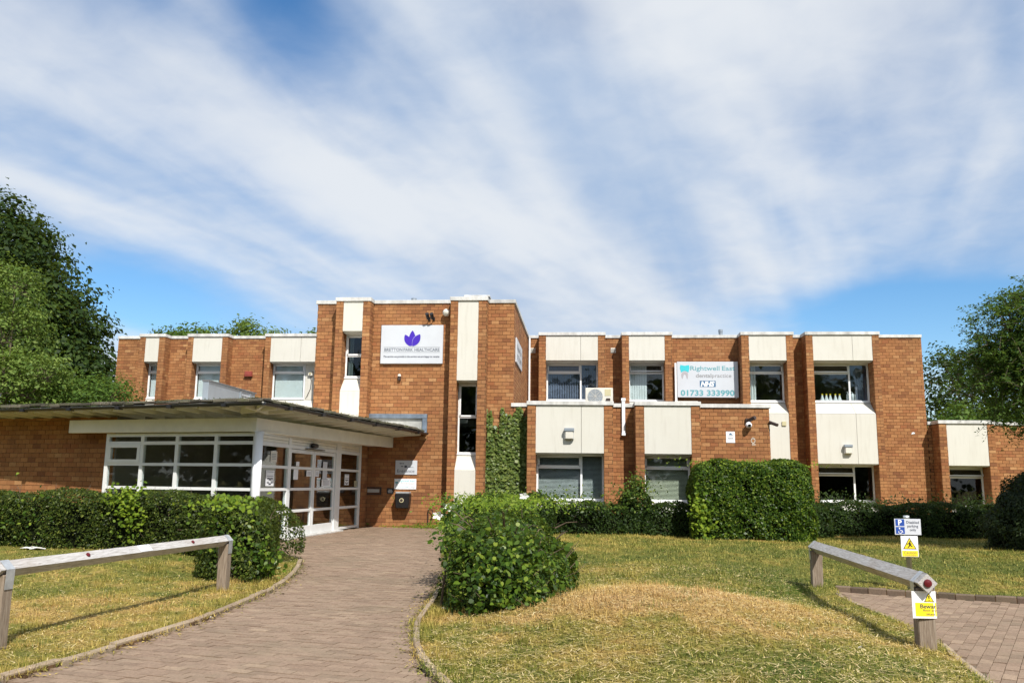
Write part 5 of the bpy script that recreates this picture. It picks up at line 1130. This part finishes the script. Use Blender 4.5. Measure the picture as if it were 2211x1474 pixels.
# weeds at the wall foot
wd = thing('weeds', (-4.0, 23.8, .07), 'straggly weeds at the foot of the tower wall', 'weeds'); sprigs(wd, 'leaf_lime', [(-3.9, 23.5, .14, (.35, .12, .06)), (-4.6, 23.85, .10, (.5, .05, .03)), (-3.6, 23.3, .2, (.2, .15, .1))], 260, .2, (.07, .025), 'leaves'); stems(wd, [[(-3.9, 23.5, .05), (-3.9, 23.5, .25)], [(-3.6, 23.3, .05), (-3.58, 23.3, .35)]], .004)
# ivy on the tower foot
def ivy():
    t = thing('ivy', (-2.4, 23.95, .07), 'green ivy climbing the tower wall beside the front block', 'ivy')
    n = 30000; s = RNG.uniform(-2.80, -1.55, n); z = RNG.uniform(.4, 3.4, n)
    e = lambda x, c, w: np.exp(-((x - c) / w) ** 2)
    edge = 2.1 + 1.4 * e(s, -1.85, .34) + .95 * e(s, -2.62, .10) + 1.25 * e(s, -2.30, .07) + .22 * np.sin(s * 23) + .12 * np.sin(s * 57 + 1)
    keep = (z < edge) & ((RNG.random(n) < .35 + .65 * sst(0, .7, edge - z)))
    # runners
    s2, z2 = [], []
    for c, top in ((-2.72, 3.35), (-2.45, 2.9), (-2.28, 3.25), (-2.05, 3.1)):
        k = 260; zz = RNG.uniform(1.6, top, k); s2.append(c + .06 * np.sin(zz * 5 + c * 9) + RNG.normal(0, .035, k)); z2.append(zz)
    s = np.concatenate([s[keep], *s2]); z = np.concatenate([z[keep], *z2]); n = len(s)
    P = np.stack([s, 23.97 - np.abs(RNG.normal(.03, .035, n)), z], 1); N = np.tile([.1, -1, .45], (n, 1))
    f = np_mesh('leaves', leaf_quads(P, N, .085, .07, .55, .15), 4, 'leaf_ivy', t); f['kind'] = 'stuff'
    stems(t, [[(-2.7, 23.97, .05), (-2.66, 23.97, 1.2), (-2.74, 23.97, 2.2), (-2.72, 23.975, 3.3)], [(-2.2, 23.97, .05), (-2.28, 23.97, 1.4), (-2.26, 23.975, 3.1)]], .014)
ivy()
# trees
def tree(name, label, base, blobs, n_clump, per, cr, leaf, mat, trunk_r, group=None, spray=False, core_f=.0, flat=1.0):
    t = thing(name, (base[0], base[1], float(gz(base[0], base[1]))), label, 'tree', group); V = []; twigs = MB()
    b0 = Vector((base[0], base[1], float(gz(base[0], base[1])) - .2)); top = Vector(blobs[0][:3])
    tr = MB(); mid = b0.lerp(top, .5) + Vector((.15, .1, 0)); tr.tube([b0, b0.lerp(mid, .5), mid, top], [trunk_r, trunk_r * .8, trunk_r * .6, trunk_r * .2], 9); tr.smooth = True; tr.build('trunk', 'bark', t)
    lm = MB()
    for bl in blobs:
        c = Vector(bl[:3]); st = b0.lerp(mid, random.uniform(.6, 1.0)); m1 = st.lerp(c, .55) + Vector((0, 0, .3)); lm.tube([st, m1, c], [trunk_r * .4, trunk_r * .25, trunk_r * .1], 6)
    tot = sum(b[3] ** 2 for b in blobs)
    for bl in blobs:
        c = np.array(bl[:3]); r = bl[3]; k = max(4, int(n_clump * r * r / tot)); d = unit(RNG.normal(0, 1, (k, 3))); d[:, 2] = np.where(d[:, 2] < -.45, -d[:, 2], d[:, 2]); rr = r * RNG.uniform(.55, 1.0, k) ** .6 * (1 + .16 * np.sin(d[:, 0] * 5 + bl[0]) * np.cos(d[:, 2] * 4)); C = c + d * rr[:, None] * np.array([1, 1, flat])
        for q in range(0, k, max(1, k // 14)): p = Vector(C[q]); s = Vector(c); lm.tube([s, s.lerp(p, .5) + Vector((0, 0, .1)), p], [trunk_r * .12, trunk_r * .07, trunk_r * .03], 5)
        if spray:
            m = per // 2
            for q in range(k):
                dirv = unit((d[q] * .8 + RNG.normal(0, .6, 3) + np.array([0, 0, .15]))[None])[0]; L = cr * RNG.uniform(1.2, 2.6); u = np.sort(RNG.random(per)); pts = C[q] + dirv * (u[:, None] * L) + np.array([0, 0, -1]) * (u[:, None] ** 2) * L * .35 + RNG.normal(0, .035, (per, 3))
                V.append(leaf_quads(pts, np.tile([0, 0, 1.0], (per, 1)), leaf[0], leaf[1], .9))
                if q % 3 == 0: e = C[q] + dirv * L + np.array([0, 0, -.35 * L]); lm.tube([tuple(C[q]), tuple(C[q] + dirv * L * .5 + np.array([0, 0, -.09 * L])), tuple(e)], [.008, .006, .003], 3)
        else:
            O = RNG.normal(0, 1, (k, per, 3)) * cr * np.array([1, 1, .62]); P = (C[:, None] + O).reshape(-1, 3); N = (np.repeat(d, per, 0) * .6 + unit(O.reshape(-1, 3)) * .5 + np.array([0, 0, .55])); V.append(leaf_quads(P, N, leaf[0], leaf[1], .8))
    lo = lm.build('limbs', 'bark', t); lo['kind'] = 'stuff'
    f = np_mesh('crown', np.concatenate(V), 4, mat, t); f['kind'] = 'stuff'; return t
tree('sycamore_tree', 'tall dark leafy tree at the left edge behind the porch roof', (-26, 35), [(-26.5, 35, 10.3, 3.3), (-27.5, 35, 7.6, 4.6), (-24.6, 35, 8.0, 2.9), (-23.6, 34.5, 5.6, 3.2), (-21.6, 34.2, 5.0, 2.0), (-21.9, 34, 2.9, 2.6), (-27, 34, 4, 4)], 1500, 52, .38, (.20, .15), 'leaf_dark', .4)
tree('pale_tree', 'pale green small tree rising over the porch roof at the left edge', (-18.6, 26), [(-18.9, 26, 5.6, 1.5), (-17.9, 25.6, 3.9, 1.5), (-16.9, 25.4, 4.3, .8), (-18.7, 26, 7.3, 1.0)], 420, 26, .22, (.11, .065), 'leaf_pale', .12)
tree('mid_green_tree', 'bushy mid green tree against the left end of the left wing', (-16.6, 27), [(-16.6, 27, 3.2, 1.5), (-17.7, 26.6, 3.2, 1.5), (-15.75, 27, 3.6, 1.0)], 420, 26, .22, (.10, .06), 'leaf_mid', .12)
for k, (x, y, z, r, m, lb) in enumerate(((-23.2, 48, 8.1, 2.2, 'leaf_mid', 'round green treetop left of the gap over the left wing roof'), (-19.0, 47, 8.1, 2.2, 'leaf_pale', 'spiky green treetop over the middle of the left wing roof'), (-15.8, 49, 8.6, 1.4, 'leaf_mid', 'low green treetop just left of the tower over the roof'))):
    tree('treetop', lb, (x, y), [(x, y, z, r), (x + r * .8, y, z - .7, r * .7), (x - r * .8, y, z - .8, r * .7)], 240, 40, .3, (.2, .13), m, .25, 'trees behind the left wing')
tree('feathery_tree', 'feathery fine leaved tree overhanging from the right edge', (10.6, 18.2), [(9.9, 17.8, 4.7, 1.15), (9.3, 17.9, 3.75, 1.0), (8.75, 18.1, 4.45, .75), (8.35, 18.2, 3.55, .65), (10.8, 18, 5.2, 1.4), (10.6, 18.2, 3.4, 1.5), (9.0, 17.9, 3.0, .85), (9.6, 17.8, 2.75, .9), (8.9, 18.0, 3.6, .8)], 3000, 36, .27, (.070, .030), 'leaf_robinia', .16, spray=True)
tree('background_tree', 'dark tree mass behind the annex roof', (21.5, 46), [(19.3, 46, 6.3, 2.3), (21.5, 46, 5.5, 3.2), (18.3, 45, 3.6, 2.2), (24, 46, 6, 3.4)], 420, 30, .34, (.2, .14), 'leaf_dark', .3)
tree('background_tree', 'lighter green tree low behind the annex roof beside the wing corner', (18.0, 41), [(17.4, 41, 3.6, 1.5), (19.2, 41, 3.3, 1.6)], 200, 26, .28, (.16, .1), 'leaf_mid', .2)
# wood across the road behind the viewer, mirrored in the panes
def far_wood():
    n = 900; per = 40; C = np.stack([RNG.uniform(-50, 34, n), RNG.uniform(-34, -22, n), RNG.uniform(1.5, 11, n)], 1)
    C[520:, 0] = RNG.uniform(-62, -50, 380); C[520:, 1] = RNG.uniform(-34, 16, 380)
    P = (C[:, None] + RNG.normal(0, 1.1, (n, per, 3))).reshape(-1, 3); P[:, 2] = np.maximum(P[:, 2], .3)
    f = np_mesh('far_wood', leaf_quads(P, np.tile([0, .6, .5], (len(P), 1)), .8, .65, .9), 4, 'leaf_dark'); tag(f, 'dark belt of trees across the road, mirrored in the window panes', 'wood', kind='stuff')
far_wood()
# ------------------------------------------------------------------ timber rails
def knee_rail(name, label, A, B, hA, hB, side, extend=(.12, .12), size=.105, post=.135):
    """posts A (near) and B (far): (x,y,zground); square rail set on edge, galvanised straps"""
    t = thing(name, A, label, 'rail'); a = Vector((A[0], A[1], A[2] + hA)); b = Vector((B[0], B[1], B[2] + hB)); d = (b - a).normalized(); sd = d.cross(Vector((0, 0, 1))).normalized(); up = sd.cross(d).normalized()
    p0 = a - d * extend[0]; p1 = b + d * extend[1]; h = size * .7071
    m = MB(); n = 10
    for i in range(n + 1):
        c = p0.lerp(p1, i / n)
        for o in (up, sd, -up, -sd): m.v.append(tuple(c + o * h * (1 + .012 * math.sin(i * 2.1))))
    for i in range(n):
        for k in range(4): m.f.append((i * 4 + k, i * 4 + (k + 1) % 4, (i + 1) * 4 + (k + 1) % 4, (i + 1) * 4 + k))
    m.f.append((3, 2, 1, 0)); m.f.append(tuple(n * 4 + k for k in range(4))); m.build('rail', 'wood', t)
    for (P, z0, zr) in ((a, A[2], a.z), (b, B[2], b.z)):
        f = Vector((d.x, d.y, 0)).normalized() * post / 2; s2 = Vector((-f.y, f.x, 0)); zt = zr - h * .62; m = MB()
        q = [P - f - s2, P + f - s2, P + f + s2, P - f + s2]; m.hexa([(v.x, v.y, z0 - .25) for v in q] + [(v.x, v.y, zt + .0) for v in q]); m.build('post', 'wood_post', t, .008)
        w = .05; sm = MB(); e = h + .004
        c0, c1 = P - d * w, P + d * w
        for o1, o2 in ((up, sd), (up, -sd)):
            q = [c0 + o1 * e, c1 + o1 * e, c1 + o2 * e, c0 + o2 * e]; nn = (o1 + o2).normalized() * .003
            sm.hexa([tuple(v) for v in q] + [tuple(v + nn) for v in q])
        for o2 in (sd, -sd):
            q = [c0 + o2 * e, c1 + o2 * e]; lo = [Vector((v.x, v.y, zt - .12)) + o2.normalized() * (post / 2 + .004 - e) for v in q]; nn = o2.normalized() * .003
            sm.hexa([tuple(lo[0]), tuple(lo[1]), tuple(lo[1] + nn), tuple(lo[0] + nn), tuple(q[0]), tuple(q[1]), tuple(q[1] + nn), tuple(q[0] + nn)])
        sm.build('strap', 'galv', t)
    return t, a, b, d, sd, up, h
def disc(parent, c, n, r, mat='red', name='reflector'):
    m = MB(); m.lathe(c, [(r, -.004), (r, .008), (r * .85, .016), (r * .3, .02)], n, 16); m.build(name, mat, parent)
zA = float(gz(-4.69, 6.89)) + .02; zB = float(gz(-4.62, 10.95)) + .02
t, a, b, d, sd, up, h = knee_rail('timber_rail', 'left weathered timber knee rail with red reflectors on the lawn', (-4.83, 6.95, zA), (-4.62, 10.95, zB), .64, .62, 1, (.10, .08), .095, .125)
fn = (up + sd).normalized() if sd.x > 0 else (up - sd).normalized()
for k in (.27, .77): disc(t, a.lerp(b, k) + fn * (h * .7071), fn, .022)
pm = MB(); c = a.lerp(b, .515) + fn * (h * .7071 + .002); tt = d * .11; vv = fn.cross(d).normalized() * .042; q = [c - tt - vv, c + tt - vv, c + tt + vv, c - tt + vv]; pm.hexa([tuple(v) for v in q] + [tuple(v + fn * .003) for v in q]); pl = pm.build('plate', 'white', t)
pm = MB()
for k in range(26):
    o = c + fn * .004 + d * random.uniform(-.095, .095) + vv * random.uniform(-.8, .8); w1, w2 = d * random.uniform(.003, .010), vv * .09; pm.poly([tuple(o - w1 - w2), tuple(o + w1 - w2), tuple(o + w1 + w2), tuple(o - w1 + w2)])
pm.build('print', 'greytext', pl)
zA = float(gz(3.05, 8.3)); zB = float(gz(3.35, 13.1))
t, a, b, d, sd, up, h = knee_rail('timber_rail', 'right grey timber knee rail with warning sign beside the parking bay', (3.06, 8.32, -.175), (3.35, 13.1, -.20), .655, .655, 1, (.16, .12), .12, .15)
disc(t, a - d * .16, -d, .036)
FBw = fr(3.06 - .0, 8.32 - .085, 1, .06)
BW = thing('warning_sign', (3.05, 8.22, .15), 'yellow and white warning sign wrapped on the near post of the right rail', 'sign')
bz = .17
def curved(s): return -.012 - .9 * max(0, s - .055) ** 1.4 * 2.2
m = MB(); S = np.linspace(-.135, .085, 9); n = len(S)
for s in S: m.v += [W(FBw, s, bz, .02 + curved(s)), W(FBw, s, bz + .235, .02 + curved(s))]
for i in range(n - 1): m.f.append((2 * i, 2 * i + 2, 2 * i + 3, 2 * i + 1))
for s in S: m.v += [W(FBw, s, bz, .017 + curved(s)), W(FBw, s, bz + .235, .017 + curved(s))]
for i in range(n - 1): k = 2 * n; m.f.append((k + 2 * i + 1, k + 2 * i + 3, k + 2 * i + 2, k + 2 * i))
m.build('board', 'white', BW)
def strip(s0, s1, z0, z1, o, mat, name):
    m = MB(); S = np.linspace(s0, s1, 7)
    for s in S: m.v += [W(FBw, s, z0, .02 + curved(s) + o), W(FBw, s, z1, .02 + curved(s) + o)]
    for i in range(6): m.f.append((2 * i, 2 * i + 2, 2 * i + 3, 2 * i + 1))
    m.build(name, mat, BW)
strip(-.108, .083, bz + .018, bz + .135, .0012, 'yellow', 'yellow_field')
MB().plate(FBw, [(-.028, bz + .142), (.062, bz + .142), (.017, bz + .222)], .0075, .0085).build('triangle', 'black', BW)
MB().plate(FBw, [(-.018, bz + .148), (.052, bz + .148), (.017, bz + .211)], .009, .0095).build('triangle_field', 'yellow', BW)
MB().plate(FBw, [(.013, bz + .17), (.021, bz + .17), (.024, bz + .196), (.010, bz + .196)], .0098, .0102).build('exclamation', 'black', BW); MB().fbox(FBw, .013, .021, bz + .153, bz + .162, .0098, .0102).build('exclamation_dot', 'black', BW)
text_mesh('Bewar', FBw, -.065, bz + .088, .0105, .05, 'inktext', BW, width=.14, bold=.0006); text_mesh('floor are', FBw, -.042, bz + .062, .0105, .026, 'inktext', BW, width=.12); text_mesh('lifted', FBw, -.012, bz + .028, .0105, .026, 'inktext', BW, width=.07)
# parking sign on a grey post
sx, sy = 4.62, 13.0
PS = thing('parking_sign', (sx, sy, -.1), 'disabled parking sign and yellow caution sign on a short grey post', 'sign')
m = MB(); m.lathe((sx, sy, 0), [(.038, -.2), (.038, .88), (.042, .88), (.042, .93)], seg=16); m.smooth = True; m.build('post', 'galv', PS)
FPk = fr(sx, sy - .045, 1, .03)
MB().fbox(FPk, -.19, .18, .66, .885, 0, .006).build('parking_board', 'sign_white', PS, .003)
for z, ch in ((.785, 'P'), (.675, '')):
    MB().fbox(FPk, -.175, -.05, z, z + .095, .0065, .0075).build('blue_square', 'blue', PS)
text_mesh('P', FPk, -.1125, .797, .009, .105, 'white', PS, bold=.003, align='CENTER')
m = MB(); m.plate(FPk, [(-.122 + .010 * math.cos(q), .752 + .010 * math.sin(q)) for q in np.linspace(0, 6.28, 12)[:-1]], .008, .009)
ring = [(-.115 + .026 * math.cos(q), .702 + .024 * math.sin(q)) for q in np.linspace(2.6, 6.3, 12)] + [(-.115 + .018 * math.cos(q), .702 + .017 * math.sin(q)) for q in np.linspace(6.3, 2.6, 12)]
m.plate(FPk, ring, .008, .009); m.plate(FPk, [(-.127, .74), (-.117, .74), (-.115, .716), (-.093, .716), (-.082, .692), (-.073, .695), (-.086, .725), (-.112, .725)], .008, .009); m.build('wheelchair_symbol', 'white', PS)
for i, wd_ in enumerate(('Disabled', 'parking', 'only')): text_mesh(wd_, FPk, .065, .82 - i * .052, .0075, .052, 'inktext', PS, align='CENTER', bold=.0006)
MB().fbox(FPk, -.115, .125, .355, .645, .002, .008).build('caution_board', 'white', PS, .003)
MB().fbox(FPk, -.105, .115, .362, .44, .0085, .0095).build('yellow_field', 'yellow', PS)
MB().plate(FPk, [(-.09, .462), (.10, .462), (.005, .625)], .0085, .0092).build('triangle', 'black', PS); MB().plate(FPk, [(-.073, .472), (.083, .472), (.005, .606)], .0095, .0102).build('triangle_field', 'yellow', PS)
m = MB(); m.plate(FPk, [(.012 + .011 * math.cos(q), .567 + .011 * math.sin(q)) for q in np.linspace(0, 6.28, 10)[:-1]], .0105, .0112); m.plate(FPk, [(-.008, .556), (.012, .556), (.022, .520), (.045, .500), (.038, .492), (.012, .508), (-.018, .478), (-.028, .484), (-.004, .515)], .0105, .0112); m.plate(FPk, [(-.035, .535), (.0, .55), (.035, .54), (.036, .532), (.0, .54), (-.032, .526)], .0113, .012); m.build('slipping_figure', 'black', PS)
text_mesh('Caution', FPk, .005, .395, .010, .055, 'inktext', PS, align='CENTER'); text_mesh('Uneven surface', FPk, .005, .370, .010, .024, 'inktext', PS, align='CENTER')
# litter and fallen leaves
for k, (x, y, s, lb) in enumerate(((-9.3, 14.05, .13, 'white paper scraps at the foot of the long left hedge'), (-3.72, 8.62, .035, 'pale leaf on the path beside the left kerb'), (-1.52, 9.75, .05, 'white wrapper under the rounded bush'), (-4.05, 23.4, .05, 'white scrap on the path by the tower'), (2.35, 7.75, .04, 'pale scrap on the grass near the right rail'))):
    m = MB(); z = float(gz(x, y)) + .03
    for q in range(1 if s < .1 else 6):
        cx, cy = x + random.uniform(-1, 1) * s * 1.5, y + random.uniform(-1, 1) * s * .5; P = [(cx + s * random.uniform(.5, 1) * math.cos(a), cy + s * random.uniform(.4, .9) * math.sin(a), z + random.uniform(0, .035)) for a in (0, 1.2, 2.4, 3.6, 4.9)]; m.poly(P)
    o = m.build('litter', 'litter'); tag(o, lb, 'litter')
V = []
n = 900; y = RNG.uniform(6, 14, n); sd_ = RNG.random(n) < .5; x = np.where(sd_, xl(y) + np.abs(RNG.normal(0, .10, n)), xr(y) - np.abs(RNG.normal(0, .10, n))); P = np.stack([x, y, PATH_Z(y) + .008], 1); N = np.tile([0, 0, 1.0], (n, 1))
f = np_mesh('leaf_litter', leaf_quads(P, N, .035, .012, .3), 4, 'grass'); tag(f, 'dry leaf bits and straw along the path edges', 'leaf litter', kind='stuff')
